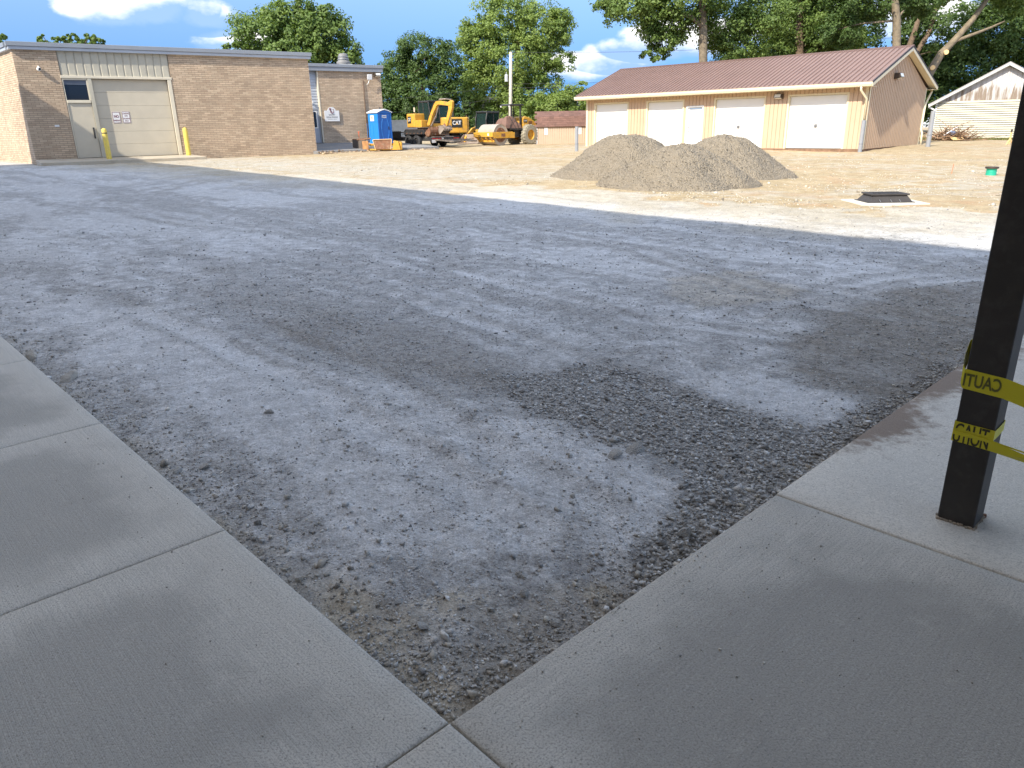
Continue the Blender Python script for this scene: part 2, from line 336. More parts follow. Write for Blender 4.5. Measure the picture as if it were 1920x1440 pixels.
def track(x, y, pts, off=0):
    # distance to a polyline and the run along it
    best = np.full(x.shape, 1e9); run = np.zeros(x.shape); acc = 0
    for i in range(len(pts)-1):
        a = np.array(pts[i]); e = np.array(pts[i+1])-a; L = np.hypot(*e); wx = x-a[0]; wy = y-a[1]
        t = np.clip((wx*e[0]+wy*e[1])/(L*L), 0, 1); d = np.hypot(wx-t*e[0], wy-t*e[1]); m = d < best
        run = np.where(m, acc+t*L, run); best = np.where(m, d, best); acc += L
    return best, run
def masks(x, y):
    r = {}
    wx = (fbm(x*1.6, y*1.6, 4, 31)-.5); wy = (fbm(x*1.6+40, y*1.6+9, 4, 51)-.5)
    D = np.hypot(x, y); amp = .5*np.clip(D/6, .5, 6)
    X = x+wx*amp; Y = y+wy*amp
    a, b = ab(x, y)
    # streaks along the wheel tracks
    st = fbm(a*2.2+wx*1.2, b*.28, 4, 77); st2 = fbm(a*5+wx*2, b*.5, 3, 78)
    lo = fbm(x*.55, y*.55, 4, 81)
    soft = .07+.028*D
    hf = (fbm(x*7, y*7, 4, 33)-.5); X = X+hf*.10*np.clip(D/4, .6, 4); Y = Y+(fbm(x*7+3, y*7+8, 4, 34)-.5)*.10*np.clip(D/4, .6, 4)
    def m(n, k=1): return ss(.5+sdpoly(X, Y, POLY[n])/(soft*k))
    grav = np.maximum(m('grav', 1.6), m('grav2', .8))
    d1 = m('dark1', 3.0); d2 = m('dark2', 1.7)
    dust = np.maximum.reduce([m('dust1'), m('dust2', 1.3), .9*m('dust3')])
    base = .30+.45*ss((st*.5+lo*.35+fbm(a*9, b*2.2, 3, 79)*.15-.40)/.20)
    dust = np.clip(np.maximum(dust*(.78+.44*fbm(x*4, y*4, 3, 35)), base)*(1-.85*grav)*(1-.62*d1)*(1-.7*d2), 0, 1)
    tk = np.zeros(x.shape); rdg = np.zeros(x.shape)
    for i_, (k_, pts_) in enumerate(TRACKS.items()):
        d_, run_ = track(X*.35+x*.65, Y*.35+y*.65, pts_); wd = .11+.006*D; fade = .45+.8*fbm(run_*.5, run_*0+i_, 2, 60+i_)
        tk = np.maximum(tk, np.exp(-((d_-wd)/(.045+.006*D))**2)*fade); rdg = np.maximum(rdg, np.exp(-(d_/wd)**2)*fade)
    dust = np.clip(dust*(1-.42*tk)+.05*rdg, 0, 1)
    cr_, _ = track(x+wx*.05, y+wy*.05, [(1.52,6.15),(2.1,6.62),(2.85,7.42)])
    # stony strip just beside each walk
    edge = np.exp(-np.clip(np.minimum(a, b), 0, 9)/.16)
    dust *= 1-.75*edge
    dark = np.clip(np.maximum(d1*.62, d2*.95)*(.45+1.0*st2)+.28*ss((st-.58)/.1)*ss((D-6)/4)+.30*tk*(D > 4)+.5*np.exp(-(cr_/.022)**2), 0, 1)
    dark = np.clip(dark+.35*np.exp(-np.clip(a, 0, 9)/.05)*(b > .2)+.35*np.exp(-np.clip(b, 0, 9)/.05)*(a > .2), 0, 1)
    far = ss(.5+sdpoly(x+wx*2.5, y+wy*2.5, POLY['far'])/1.3)
    warm = ss(1+sdpoly(x+wx*3, y+wy*3, POLY['far'])/4.5)  # cream of the sunlit band painted in, spreading from the sandy edge
    tan = np.clip(.55*m('tan1')+.75*m('dirt')*fbm(x*5, y*5, 3, 7)*1.3+.6*edge*ss((fbm(x*2, y*2, 3, 8)-.45)/.15), 0, 1)
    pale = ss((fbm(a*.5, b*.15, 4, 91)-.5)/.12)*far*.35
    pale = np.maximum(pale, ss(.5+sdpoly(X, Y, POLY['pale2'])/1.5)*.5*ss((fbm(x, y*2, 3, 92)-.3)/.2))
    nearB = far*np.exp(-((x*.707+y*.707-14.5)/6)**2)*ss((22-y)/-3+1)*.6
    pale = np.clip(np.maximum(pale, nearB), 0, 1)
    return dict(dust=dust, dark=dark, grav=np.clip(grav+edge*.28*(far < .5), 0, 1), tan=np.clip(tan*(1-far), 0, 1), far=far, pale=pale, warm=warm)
def height(x, y, mk=None):
    D = np.hypot(x, y); z = gz0(x, y); a, b = ab(x, y)
    n = np.clip(1-D/14, 0, 1)
    z = z + (fbm(x*1.3, y*1.3, 3, 3)-.5)*.05*np.clip(D/8, .35, 1)
    z = z + (fbm(x*9, y*9, 4, 5)-.5)*.022*n + (fbm(x*38, y*38, 2, 6)-.5)*.008*n
    e = np.clip(np.minimum(a, b), 0, 9)
    z = z - .022*np.exp(-e/.12) + .012*(fbm(x*14, y*14, 3, 12)-.5)*np.exp(-e/.25)*3*(D < 9)
    for pts_ in list(TRACKS.values())[3:]:
        d_, _ = track(x, y, pts_); z = z - .010*np.exp(-(d_/.10)**2)+.006*np.exp(-((d_-.16)/.05)**2)
    # wheel ruts
    for off, dep in ((1.9, .014), (3.7, .012), (5.6, .012), (7.6, .01), (9.4, .012)):
        z = z - dep*np.exp(-((a-off+.5*(fbm(b*.2, b*0+off, 2, 9)-.5))/.14)**2)
    far = ss((y-20)/8)
    z = z + far*(fbm(x*.35, y*.35, 4, 15)-.5)*.09
    return z
NR, NA = 640, 600
rr = np.concatenate([[0], .75*np.exp(np.linspace(0, math.log(110/.75), NR)), [150, 220, 400, 900, 2500]])
aa = np.concatenate([np.linspace(-48, 48, NA), np.linspace(52, 308, 48)])
aa = np.radians(aa)
Rg, Ag = np.meshgrid(rr, aa, indexing='ij'); gx = Rg*np.sin(Ag); gy = Rg*np.cos(Ag)
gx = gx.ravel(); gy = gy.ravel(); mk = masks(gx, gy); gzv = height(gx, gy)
na = len(aa); I, J = np.meshgrid(np.arange(len(rr)-1), np.arange(na), indexing='ij')
q = np.stack([I*na+J, I*na+(J+1) % na, (I+1)*na+(J+1) % na, (I+1)*na+J], -1).reshape(-1, 4)[:, ::-1]
# leave out the strip of ground hidden well beneath the walks
ga, gb = ab(gx, gy)
under = ((ga < -.06) | (gb < -.06)) & (gx**2+gy**2 < 2500)
gzv = np.where(under & (np.hypot(gx, gy) < 30), np.minimum(gzv, -.16), gzv)
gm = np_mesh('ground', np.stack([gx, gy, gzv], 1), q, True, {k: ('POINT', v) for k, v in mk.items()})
def groundmat():
    m = bpy.data.materials.new('gravel_lot'); m.use_nodes = True; t = m.node_tree; N = t.nodes; L = t.links.new; B = N['Principled BSDF']
    B.inputs['Roughness'].default_value = .92; B.inputs['Specular IOR Level'].default_value = .2
    g = N.new('ShaderNodeNewGeometry'); P = g.outputs['Position']
    def at(n): a = N.new('ShaderNodeAttribute'); a.attribute_name = n; return a.outputs['Fac']
    def noise(s, d=6, r=.55):
        n = N.new('ShaderNodeTexNoise'); n.inputs['Scale'].default_value = s; n.inputs['Detail'].default_value = d; n.inputs['Roughness'].default_value = r; L(P, n.inputs[0]); return n.outputs[0]
    def vor(s, f='F1'):
        n = N.new('ShaderNodeTexVoronoi'); n.inputs['Scale'].default_value = s; n.feature = f; L(P, n.inputs[0]); return n
    def M(op, a, b=None, c=None, cl=False):
        n = N.new('ShaderNodeMath'); n.operation = op; n.use_clamp = cl
        for i, v in enumerate((a, b, c)):
            if v is None: continue
            if isinstance(v, (int, float)): n.inputs[i].default_value = v
            else: L(v, n.inputs[i])
        return n.outputs[0]
    def mr(v, a, b, c=0, d=1):
        n = N.new('ShaderNodeMapRange'); L(v, n.inputs[0])
        for i, k in enumerate((a, b, c, d)): n.inputs[i+1].default_value = k
        return n.outputs[0]
    def mix(f, a, b, mode='MIX'):
        n = N.new('ShaderNodeMix'); n.data_type = 'RGBA'; n.blend_type = mode
        if isinstance(f, (int, float)): n.inputs[0].default_value = f
        else: L(f, n.inputs[0])
        for i, v in ((6, a), (7, b)):
            if isinstance(v, tuple): n.inputs[i].default_value = (*v, 1)
            else: L(v, n.inputs[i])
        return n.outputs[2]
    v1 = vor(85); v2 = vor(34); v3 = vor(14)
    sx = N.new('ShaderNodeSeparateColor'); L(v1.outputs['Color'], sx.inputs[0]); sy = N.new('ShaderNodeSeparateColor'); L(v2.outputs['Color'], sy.inputs[0]); sz = N.new('ShaderNodeSeparateColor'); L(v3.outputs['Color'], sz.inputs[0])
    n8 = noise(6, 9, .62); n40 = noise(45, 6, .6); n200 = noise(160, 4, .6); n1 = noise(.9, 6)
    sval = M('ADD', M('MULTIPLY', sx.outputs[0], .4), M('ADD', M('MULTIPLY', sy.outputs[0], .4), M('MULTIPLY', sz.outputs[0], .2)))
    stone = mix(mr(sval, .1, .9), (.23, .222, .212), (.50, .485, .465))
    fine = mix(mr(n8, .3, .7), (.40, .39, .38), (.52, .51, .495))
    fine = mix(mr(n200, .3, .7, 0, .35), fine, (.24, .23, .22))
    dust = mix(mr(n8, .3, .7), (.56, .555, .55), (.72, .715, .71))
    dm = M('ADD', at('dust'), M('MULTIPLY', M('SUBTRACT', M('MULTIPLY', M('ADD', n8, n40), .5), .5), 2.6)); dm = mr(dm, .22, .78)
    gm_ = M('ADD', at('grav'), M('MULTIPLY', M('SUBTRACT', n40, .5), 1.2)); gm_ = mr(gm_, .25, .75)
    stmask = M('MAXIMUM', gm_, M('MULTIPLY', mr(sy.outputs[1], .55, .75), M('SUBTRACT', 1, dm)))
    c = mix(stmask, fine, stone)
    c = mix(M('MULTIPLY', dm, .92), c, dust)
    # scattered lighter chips everywhere
    chip = M('MULTIPLY', mr(sx.outputs[1], .86, .9), .5)
    c = mix(chip, c, (.55, .54, .52))
    tanc = mix(mr(n8, .3, .7), (.42, .36, .27), (.54, .47, .36))
    tm = mr(M('ADD', at('tan'), M('MULTIPLY', M('SUBTRACT', n8, .5), 1.1)), .2, .9, 0, .8)
    pit = M('MULTIPLY', mr(noise(30, 7, .68), .60, .68, 0, .55), mr(noise(3.1, 5), .40, .58))
    c = mix(pit, c, (.16, .15, .14))
    c = mix(tm, c, tanc)
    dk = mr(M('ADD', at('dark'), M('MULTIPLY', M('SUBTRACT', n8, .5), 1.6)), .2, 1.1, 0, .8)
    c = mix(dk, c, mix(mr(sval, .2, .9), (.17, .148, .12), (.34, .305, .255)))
    # sandy ground beyond the stone lot
    n3 = noise(2.2, 8, .6)
    sand = mix(mr(n3, .35, .65), (.37, .285, .165), (.48, .385, .25))
    sand = mix(mr(n1, .52, .66, 0, .6), sand, (.44, .29, .17))
    sand = mix(mr(n40, .55, .7, 0, .35), sand, (.36, .27, .18))
    lime = mix(mr(n8, .35, .65), (.40, .375, .32), (.50, .475, .415))
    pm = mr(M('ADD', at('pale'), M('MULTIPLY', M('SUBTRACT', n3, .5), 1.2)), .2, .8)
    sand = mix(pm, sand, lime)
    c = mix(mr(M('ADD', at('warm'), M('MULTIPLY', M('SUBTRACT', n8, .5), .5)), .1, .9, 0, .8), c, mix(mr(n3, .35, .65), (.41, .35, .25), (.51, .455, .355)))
    fm = mr(M('ADD', at('far'), M('MULTIPLY', M('SUBTRACT', n8, .5), .8)), .3, .7)
    c = mix(fm, c, sand)
    gr1 = mr(noise(110, 5, .7), .33, .67, .72, 1.26); gr2 = mr(noise(27, 8, .72), .34, .66, .78, 1.20); gr3 = mr(noise(5.5, 9, .7), .36, .64, .88, 1.10)
    gg = M('MULTIPLY', M('MULTIPLY', gr1, gr2), gr3)
    vs_ = N.new('ShaderNodeVectorMath'); vs_.operation = 'SCALE'; L(c, vs_.inputs[0]); L(gg, vs_.inputs['Scale']); c = vs_.outputs[0]
    L(c, B.inputs['Base Color'])
    hgt = M('ADD', M('MULTIPLY', n200, .25), M('MULTIPLY', n40, .8))
    st_h = M('ADD', M('MULTIPLY', M('SUBTRACT', 1, v1.outputs['Distance']), .6), M('MULTIPLY', M('SUBTRACT', 1, v2.outputs['Distance']), 1.0))
    hgt = M('ADD', hgt, M('MULTIPLY', st_h, M('ADD', .25, M('MULTIPLY', stmask, .9))))
    bp = N.new('ShaderNodeBump'); bp.inputs['Strength'].default_value = .85; bp.inputs['Distance'].default_value = .012; L(hgt, bp.inputs['Height'])
    bp2 = N.new('ShaderNodeBump'); bp2.inputs['Strength'].default_value = .6; bp2.inputs['Distance'].default_value = .05; L(noise(13, 9, .7), bp2.inputs['Height']); L(bp2.outputs[0], bp.inputs['Normal'])
    L(bp.outputs[0], B.inputs['Normal']); return m
GM = groundmat()
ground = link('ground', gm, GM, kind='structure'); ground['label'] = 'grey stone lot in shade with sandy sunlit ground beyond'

# ------------------------------------------------------------------ loose stones
def ico():
    bm = bmesh.new(); bmesh.ops.create_cube(bm, size=1.35); bmesh.ops.triangulate(bm, faces=bm.faces); V = np.array([v.co[:] for v in bm.verts]); F = np.array([[v.index for v in f.verts] for f in bm.faces]); bm.free(); return V, F
IV, IF = ico()
def scatter(name, x, y, size, m, label, flat=.6, z=None, sink=.25):
    n = len(x); z = height(x, y) if z is None else z
    ax = size[:, None]*np.stack([rng.uniform(.75, 1.35, n), rng.uniform(.6, 1.0, n), rng.uniform(.35, .85, n)*flat/.6], 1)
    V = (IV[None]+rng.normal(0, .16, (n, 8, 3)))*(1+rng.uniform(-.55, .25, (n, 8, 1)))*ax[:, None, :]
    t1 = rng.uniform(0, 2*np.pi, n); t2 = rng.normal(0, .35, n)
    c, s = np.cos(t2)[:, None], np.sin(t2)[:, None]; V = np.stack([V[..., 0], V[..., 1]*c-V[..., 2]*s, V[..., 1]*s+V[..., 2]*c], -1)
    c, s = np.cos(t1)[:, None], np.sin(t1)[:, None]; V = np.stack([V[..., 0]*c-V[..., 1]*s, V[..., 0]*s+V[..., 1]*c, V[..., 2]], -1)
    V += np.stack([x, y, z+size*sink], 1)[:, None, :]
    F = (IF[None]+(np.arange(n)*8)[:, None, None]).reshape(-1, 3)
    me = np_mesh(name, V.reshape(-1, 3), F, False, {'rnd': ('FACE', np.repeat(rng.random(n), 12))})
    o = link(name, me, m, kind='stuff'); o['label'] = label; return o
STM = mat('lot_stone', (.32, .31, .295), .9, .18, 40, rnd=.4, col2=(.56, .55, .53), bump=.3, bscale=150)
STD = mat('earthy_stone', (.30, .27, .23), .9, .2, 40, rnd=.4, col2=(.56, .52, .45), bump=.3, bscale=150)
STF = mat('dusty_stone', (.40, .39, .375), .95, .15, 40, rnd=.22, col2=(.62, .61, .59), bump=.3, bscale=150)
def inlot(x, y, e=.012): a, b = ab(x, y); return (a > e) & (b > e)
def sample(n, rmin, rmax, azm=46):
    # even per unit area in a sector, thinned with distance
    r = np.exp(rng.uniform(math.log(rmin), math.log(rmax), n)); t = np.radians(rng.uniform(-azm, azm, n)); return r*np.sin(t), r*np.cos(t), r
# 1: dense stone patch and the strip by the right-hand walk
x = rng.uniform(-.9, 3.4, 90000); y = rng.uniform(1.9, 5.6, 90000); mm = masks(x, y)
k = (rng.random(len(x)) < np.clip(mm['grav']*1.15-.25, 0, 1)**1.5*.55) & inlot(x, y) & (mm['dust'] < .6)
x, y = x[k], y[k]; sz = rng.uniform(.0065, .0145, len(x))*np.where(rng.random(len(x)) < .05, 1.8, 1)
sz *= np.clip(1.15-.10*np.hypot(x, y)+.1, .8, 1.3)
scatter('gravel_stones', x, y, sz, STM, 'dense grey crushed stone beside the right walk')
# 2: sparse stones over the lot, density by mask
x, y, r = sample(110000, 1.7, 15); mm = masks(x, y); cl = fbm(x*2.2, y*2.2, 3, 61)
p = .06+.55*np.clip(1-mm['dust'], 0, 1)*ss((cl-.3)/.3)+.25*mm['dark']
k = (rng.random(len(x)) < p*.8) & inlot(x, y); x, y, r = x[k], y[k], r[k]
sz = rng.uniform(.003, .008, len(x))*np.where(rng.random(len(x)) < .05, 2, 1)*np.clip(r/5, 1, 1.7)
scatter('scattered_stones', x, y, sz, STM, 'small grey stones scattered over the shaded lot')
x, y, r = sample(70000, 1.65, 8); mm = masks(x, y); cl = fbm(x*3.1, y*3.1, 3, 63)
k = (rng.random(len(x)) < (.10+.75*ss((cl-.42)/.2))*.5*(.35+mm['dust'])) & inlot(x, y); x, y, r = x[k], y[k], r[k]
scatter('dusty_stones', x, y, rng.uniform(.0025, .0075, len(x))*np.where(rng.random(len(x)) < .06, 1.9, 1), STF, 'dust covered stones bedded in the pale crust', flat=.5, sink=.0)
# 3: rubble along both walk edges
t = rng.uniform(0, 7.5, 3000)**1.0; e = np.abs(rng.normal(0, .13, len(t)))+.012; side = rng.random(len(t)) < .5
t = t*rng.random(len(t))**.5
X = np.where(side, w(e, t)[0], w(t, e)[0]); Y = np.where(side, w(e, t)[1], w(t, e)[1])
sz = .003+rng.exponential(.0032, len(t)); sz = np.clip(sz, .003, .024)
scatter('edge_rubble', X, Y, sz, STD, 'earthy rubble along the edges of both walks')
# paler fist-sized-down rubble near the corner of the lot
n_ = 900; X = rng.uniform(-1.6, 1.5, n_); Y = rng.uniform(1.5, 3.6, n_); cl = fbm(X*3, Y*3, 3, 66); k = inlot(X, Y, .02) & (rng.random(n_) < .25+ss((cl-.45)/.15)*.7)
X, Y = X[k], Y[k]; scatter('corner_rubble', X, Y, np.clip(.004+rng.exponential(.0042, len(X)), .004, .019), MT.setdefault('rub', mat('pale_rubble', (.42, .405, .375), .92, .15, 40, rnd=.2, col2=(.66, .64, .60), bump=.4, bscale=120)), 'pale broken stones lying loose near the corner of the lot', flat=.8, sink=.3)
# pebbles on the sunny ground
x, y, r = sample(60000, 11, 38, 42); mm = masks(x, y); cl = fbm(x*.7, y*.7, 4, 71); k = (rng.random(len(x)) < .08+.5*ss((cl-.5)/.12)) & (mm['far'] > .4)
x, y, r = x[k], y[k], r[k]; scatter('sand_pebbles', x, y, rng.uniform(.008, .022, len(x))*np.where(rng.random(len(x)) < .03, 2.2, 1), MT.setdefault('peb', mat('sand_pebble', (.34, .29, .22), .92, .2, 40, rnd=.3, col2=(.60, .56, .48))), 'pebbles and small clods on the sunlit sandy ground')
# grit spilled on the walks
t = rng.uniform(0, 3.5, 420); e = -rng.exponential(.28, 420)-.01; side = rng.random(420) < .28
a_ = np.where(side, e, t); b_ = np.where(side, t, e)
X, Y = w(a_, b_); scatter('walk_grit', X, Y, rng.uniform(.0012, .0045, 420), STD, 'crumbs of grit spilled on the concrete walks', z=np.full(420, .001), sink=.3)
# individual larger rocks
ROCKS = [((.62, 3.36), .050, 'largest pale rock half sunk at the edge of the crushed stone'), ((.50, 3.29), .036, 'pale rock just left of the largest half-sunk rock'),
 ((.02, 2.29), .019, 'angular pale rock in the smooth dust nearest the lot corner'), ((.03, 2.18), .020, 'rounded pale rock below the angular one in the dust'),
 ((-.31, 2.02), .022, 'split grey rock near the left walk corner'), ((.68, 2.56), .034, 'upright pale rock by the right walk edge'),
 ((.07, 1.86), .022, 'long pale rock against the right walk near the corner'), ((-3.55, 5.19), .05, 'dark clod beside the far left walk'),
 ((-2.98, 4.65), .055, 'dark broken clod against the left walk'), ((-1.64, 3.24), .026, 'flat grey rock nearest the left walk, of a close pair'),
 ((-1.52, 3.27), .026, 'grey rock on the right of the close pair by the left walk'), ((.97, 3.08), .030, 'rounded rock lying in the dense crushed stone'),
 ((-.41, 2.15), .016, 'small pale rock upper left of the split rock'), ((-1.42, 3.98), .025, 'flat flake of rock on the dusty wheel track'),
 ((-.19, 2.11), .014, 'small flat rock between the split rock and the rounded one'), ((.13, 2.03), .016, 'cracked pale rock below the dust patch')]
for (rx, ry), s_, lab in ROCKS:
    s_ *= 1.3
    bm = bmesh.new(); bmesh.ops.create_icosphere(bm, subdivisions=2, radius=1)
    sd = rng.uniform(0, 99)
    from mathutils import noise as MN
    ax = (rng.uniform(1.0, 1.35), rng.uniform(.75, 1), rng.uniform(.45, .65))
    cuts = [Vector(rng.normal(0, 1, 3)).normalized() for _ in range(11)]
    for v in bm.verts:
        p = v.co.copy()
        for c in cuts:
            dd = p.dot(c)-.56
            if dd > 0: p -= c*dd
        p *= 1+.12*MN.noise(p*1.7+Vector((sd, 0, 0)))
        v.co = Vector((p.x*ax[0], p.y*ax[1], p.z*ax[2]))*s_
    me = bpy.data.meshes.new('rock'); bm.to_mesh(me); bm.free()
    dark = 'dark' in lab
    o = link('rock', me, STD if dark else MT.setdefault('rock', mat('pale_rock', (.46, .44, .41), .95, .2, 30, bump=.9, bscale=110, dirt=(.30, .285, .26), dscale=30)))
    o.location = (rx, ry, float(height(np.array([rx]), np.array([ry]))[0])+s_*.22); o.rotation_euler = (rng.normal(0, .3), rng.normal(0, .3), rng.uniform(0, 6.28))
    tag(o, lab, 'rock', 'larger rocks lying in the lot')

# ------------------------------------------------------------------ concrete walks
def slabmat(name, tone, light, broom):
    m = bpy.data.materials.new(name); m.use_nodes = True; N = m.node_tree.nodes; L = m.node_tree.links.new; B = N['Principled BSDF']; B.inputs['Roughness'].default_value = .85; B.inputs['Specular IOR Level'].default_value = .3
    g = N.new('ShaderNodeNewGeometry'); mp = N.new('ShaderNodeMapping'); mp.inputs['Rotation'].default_value = (0, 0, -math.atan2(E1[1], E1[0])); L(g.outputs['Position'], mp.inputs[0])
    def noise(s, d=6, r=.55, v=None, sc=None):
        n = N.new('ShaderNodeTexNoise'); n.inputs['Scale'].default_value = s; n.inputs['Detail'].default_value = d; n.inputs['Roughness'].default_value = r
        if sc:
            q_ = N.new('ShaderNodeMapping'); q_.inputs['Scale'].default_value = sc; L(mp.outputs[0], q_.inputs[0]); L(q_.outputs[0], n.inputs[0])
        else: L(g.outputs['Position'], n.inputs[0])
        return n.outputs[0]
    def mr(v, a, b, c=0, d=1):
        n = N.new('ShaderNodeMapRange'); n.interpolation_type = 'SMOOTHSTEP'; L(v, n.inputs[0])
        for i, k in enumerate((a, b, c, d)): n.inputs[i+1].default_value = k
        return n.outputs[0]
    def mix(f, a, b):
        n = N.new('ShaderNodeMix'); n.data_type = 'RGBA'
        if isinstance(f, float): n.inputs[0].default_value = f
        else: L(f, n.inputs[0])
        for i, v in ((6, a), (7, b)):
            if isinstance(v, tuple): n.inputs[i].default_value = (*v, 1)
            else: L(v, n.inputs[i])
        return n.outputs[2]
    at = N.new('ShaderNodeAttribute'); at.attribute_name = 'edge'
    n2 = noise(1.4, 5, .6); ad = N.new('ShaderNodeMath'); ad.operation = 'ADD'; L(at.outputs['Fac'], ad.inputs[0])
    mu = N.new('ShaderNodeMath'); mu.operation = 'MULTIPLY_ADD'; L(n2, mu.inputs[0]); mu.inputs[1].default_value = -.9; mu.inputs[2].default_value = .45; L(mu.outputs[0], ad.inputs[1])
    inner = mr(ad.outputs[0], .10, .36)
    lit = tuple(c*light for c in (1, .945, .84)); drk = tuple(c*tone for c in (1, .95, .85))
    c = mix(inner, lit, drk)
    c = mix(mr(noise(5, 8, .7), .56, .72, 0, .35), c, tuple(k*1.12 for k in lit))
    c = mix(mr(noise(150, 4, .75), .48, .62, 0, .75), c, tuple(k*.60 for k in drk))
    c = mix(mr(noise(95, 5, .7), .56, .64, 0, .6), c, tuple(k*1.35 for k in drk))
    c = mix(mr(noise(2.3, 6, .6), .50, .66, 0, .30), c, tuple(k*.78 for k in drk))
    vv = N.new('ShaderNodeTexVoronoi'); vv.inputs['Scale'].default_value = 55; L(g.outputs['Position'], vv.inputs[0])
    c = mix(mr(vv.outputs['Distance'], .16, .09, 0, .55), c, tuple(k*.35 for k in drk))
    br = noise(1, 2, .5, sc=(3.0, 260, 1) if broom == 'x' else (260, 3.0, 1))
    c = mix(mr(br, .35, .65, 0, .24), c, tuple(k*.66 for k in drk))
    st = N.new('ShaderNodeAttribute'); st.attribute_name = 'soil'
    sm = N.new('ShaderNodeMath'); sm.operation = 'MULTIPLY_ADD'; L(noise(14, 7, .7), sm.inputs[0]); sm.inputs[1].default_value = 1.4; sm.inputs[2].default_value = -.7
    s2 = N.new('ShaderNodeMath'); s2.operation = 'ADD'; L(sm.outputs[0], s2.inputs[0]); L(st.outputs['Fac'], s2.inputs[1])
    c = mix(mr(s2.outputs[0], .25, .75, 0, .85), c, (.20, .14, .10))
    L(c, B.inputs['Base Color'])
    bp = N.new('ShaderNodeBump'); bp.inputs['Strength'].default_value = .7; bp.inputs['Distance'].default_value = .004
    hh = N.new('ShaderNodeMath'); hh.operation = 'MULTIPLY_ADD'; L(br, hh.inputs[0]); hh.inputs[1].default_value = .6; L(noise(180, 4, .6), hh.inputs[2]); L(hh.outputs[0], bp.inputs['Height']); L(bp.outputs[0], B.inputs['Normal'])
    return m
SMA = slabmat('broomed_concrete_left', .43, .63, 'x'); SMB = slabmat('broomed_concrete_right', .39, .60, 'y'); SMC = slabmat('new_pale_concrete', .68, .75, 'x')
walk = thing('sidewalk', None, None); walk['kind'] = 'structure'; walk['label'] = 'new concrete walks meeting at the corner of the lot'
def slab(a0, a1, b0, b1, m, label=None, ztop=0., soil=0):
    gap = .003; a0 += gap; a1 -= gap; b0 += gap; b1 -= gap
    na_, nb_ = 26, 26
    def seq(p, q_, n): 
        t = np.linspace(p+.012, q_-.012, n); return np.concatenate([[p, p+.004], t, [q_-.004, q_]])
    A = seq(a0, a1, na_); Bq = seq(b0, b1, nb_); G1, G2 = np.meshgrid(A, Bq, indexing='ij')
    d = np.minimum.reduce([G1-a0, a1-G1, G2-b0, b1-G2]); zt = ztop-.006*np.clip(1-d/.012, 0, 1)**2
    xx, yy = w(G1, G2); V = np.stack([xx, yy, zt], -1).reshape(-1, 3); nb2 = len(Bq)
    I, J = np.meshgrid(np.arange(len(A)-1), np.arange(nb2-1), indexing='ij')
    F = np.stack([I*nb2+J, (I+1)*nb2+J, (I+1)*nb2+J+1, I*nb2+J+1], -1).reshape(-1, 4)
    ring = [i*nb2 for i in range(len(A))]+[(len(A)-1)*nb2+j for j in range(1, nb2)]+[i*nb2+nb2-1 for i in range(len(A)-2, -1, -1)]+[j for j in range(nb2-2, 0, -1)]
    low = V[ring].copy(); low[:, 2] = -.14; base = len(V); nr = len(ring)
    F2 = np.array([[ring[i], ring[(i+1) % nr], base+(i+1) % nr, base+i] for i in range(nr)])[:, ::-1]
    V = np.vstack([V, low]); F = np.vstack([F, F2])
    ed = np.concatenate([d.ravel(), np.zeros(nr)])
    so_ = np.zeros(len(V))
    if soil: so_[:len(d.ravel())] = (np.exp(-np.clip(-G2, 0, 9)/.20)*soil*ss((G1-2.1)/.5)*(.75+.25*np.sin(G1*7))*1.25).ravel()
    me = np_mesh('slab', V, F, False, {'edge': ('POINT', ed), 'soil': ('POINT', so_)})
    bm = bmesh.new(); bm.from_mesh(me); bmesh.ops.recalc_face_normals(bm, faces=bm.faces); bm.to_mesh(me); bm.free()
    return link('slab', me, m, walk, label)
bl = [0, 1.416, 3.03, 4.72, 6.4, 8.1, 9.8, 11.5, 13.2, 14.9, 16.6, 18.3, 20]
WL = -1.75
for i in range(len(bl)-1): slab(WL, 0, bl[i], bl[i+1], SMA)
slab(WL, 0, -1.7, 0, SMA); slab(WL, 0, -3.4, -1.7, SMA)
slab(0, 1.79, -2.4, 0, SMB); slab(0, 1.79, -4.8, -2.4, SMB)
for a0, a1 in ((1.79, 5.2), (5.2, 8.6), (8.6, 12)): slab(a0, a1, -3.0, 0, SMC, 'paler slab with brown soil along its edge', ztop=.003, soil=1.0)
# ------------------------------------------------------------------ canopy post and tape
PX, PY = 1.7655, 2.5445; pz = math.atan2(E2[1], E2[0])
post = thing('canopy_post', 'square dark bronze steel post wrapped in yellow caution tape on the pale slab', 'post', (PX, PY, .003), pz)
b_ = MB(); b_.bb(-.064, .064, -.064, .064, 0, 4.2); b_.build('column', MT['post'], post, bevel=.006, seg=3)
b_ = MB()
for i in range(40):
    t = i/40; s4 = int(t*4); u = (t*4-s4)*.128-.064; px, py = [(u, -.066), (.066, u), (-u, .066), (-.066, -u)][s4]
    b_.box((px+random.uniform(-.004, .004), py+random.uniform(-.004, .004), .003), (.014, .012, random.uniform(.004, .012)), rz=random.random())
b_.build('grout', mat('base_grout', (.32, .27, .21), .9, .3, 60), post, bevel=.002)
b_ = MB(); b_.lathe([(0, .012), (.007, .012), (.008, 0)], (.072, -.066, 0), 8); b_.build('bolt', MT['rust'], post)
P2 = (PX+2.35*(-E1[0]), PY+2.35*(-E1[1]))
post2 = thing('canopy_post', 'second dark canopy post outside the picture to the right, holding the tape', 'post', (P2[0], P2[1], .003), pz)
b_ = MB(); b_.bb(-.064, .064, -.064, .064, 0, 4.2); b_.build('column', MT['post'], post2, bevel=.006)
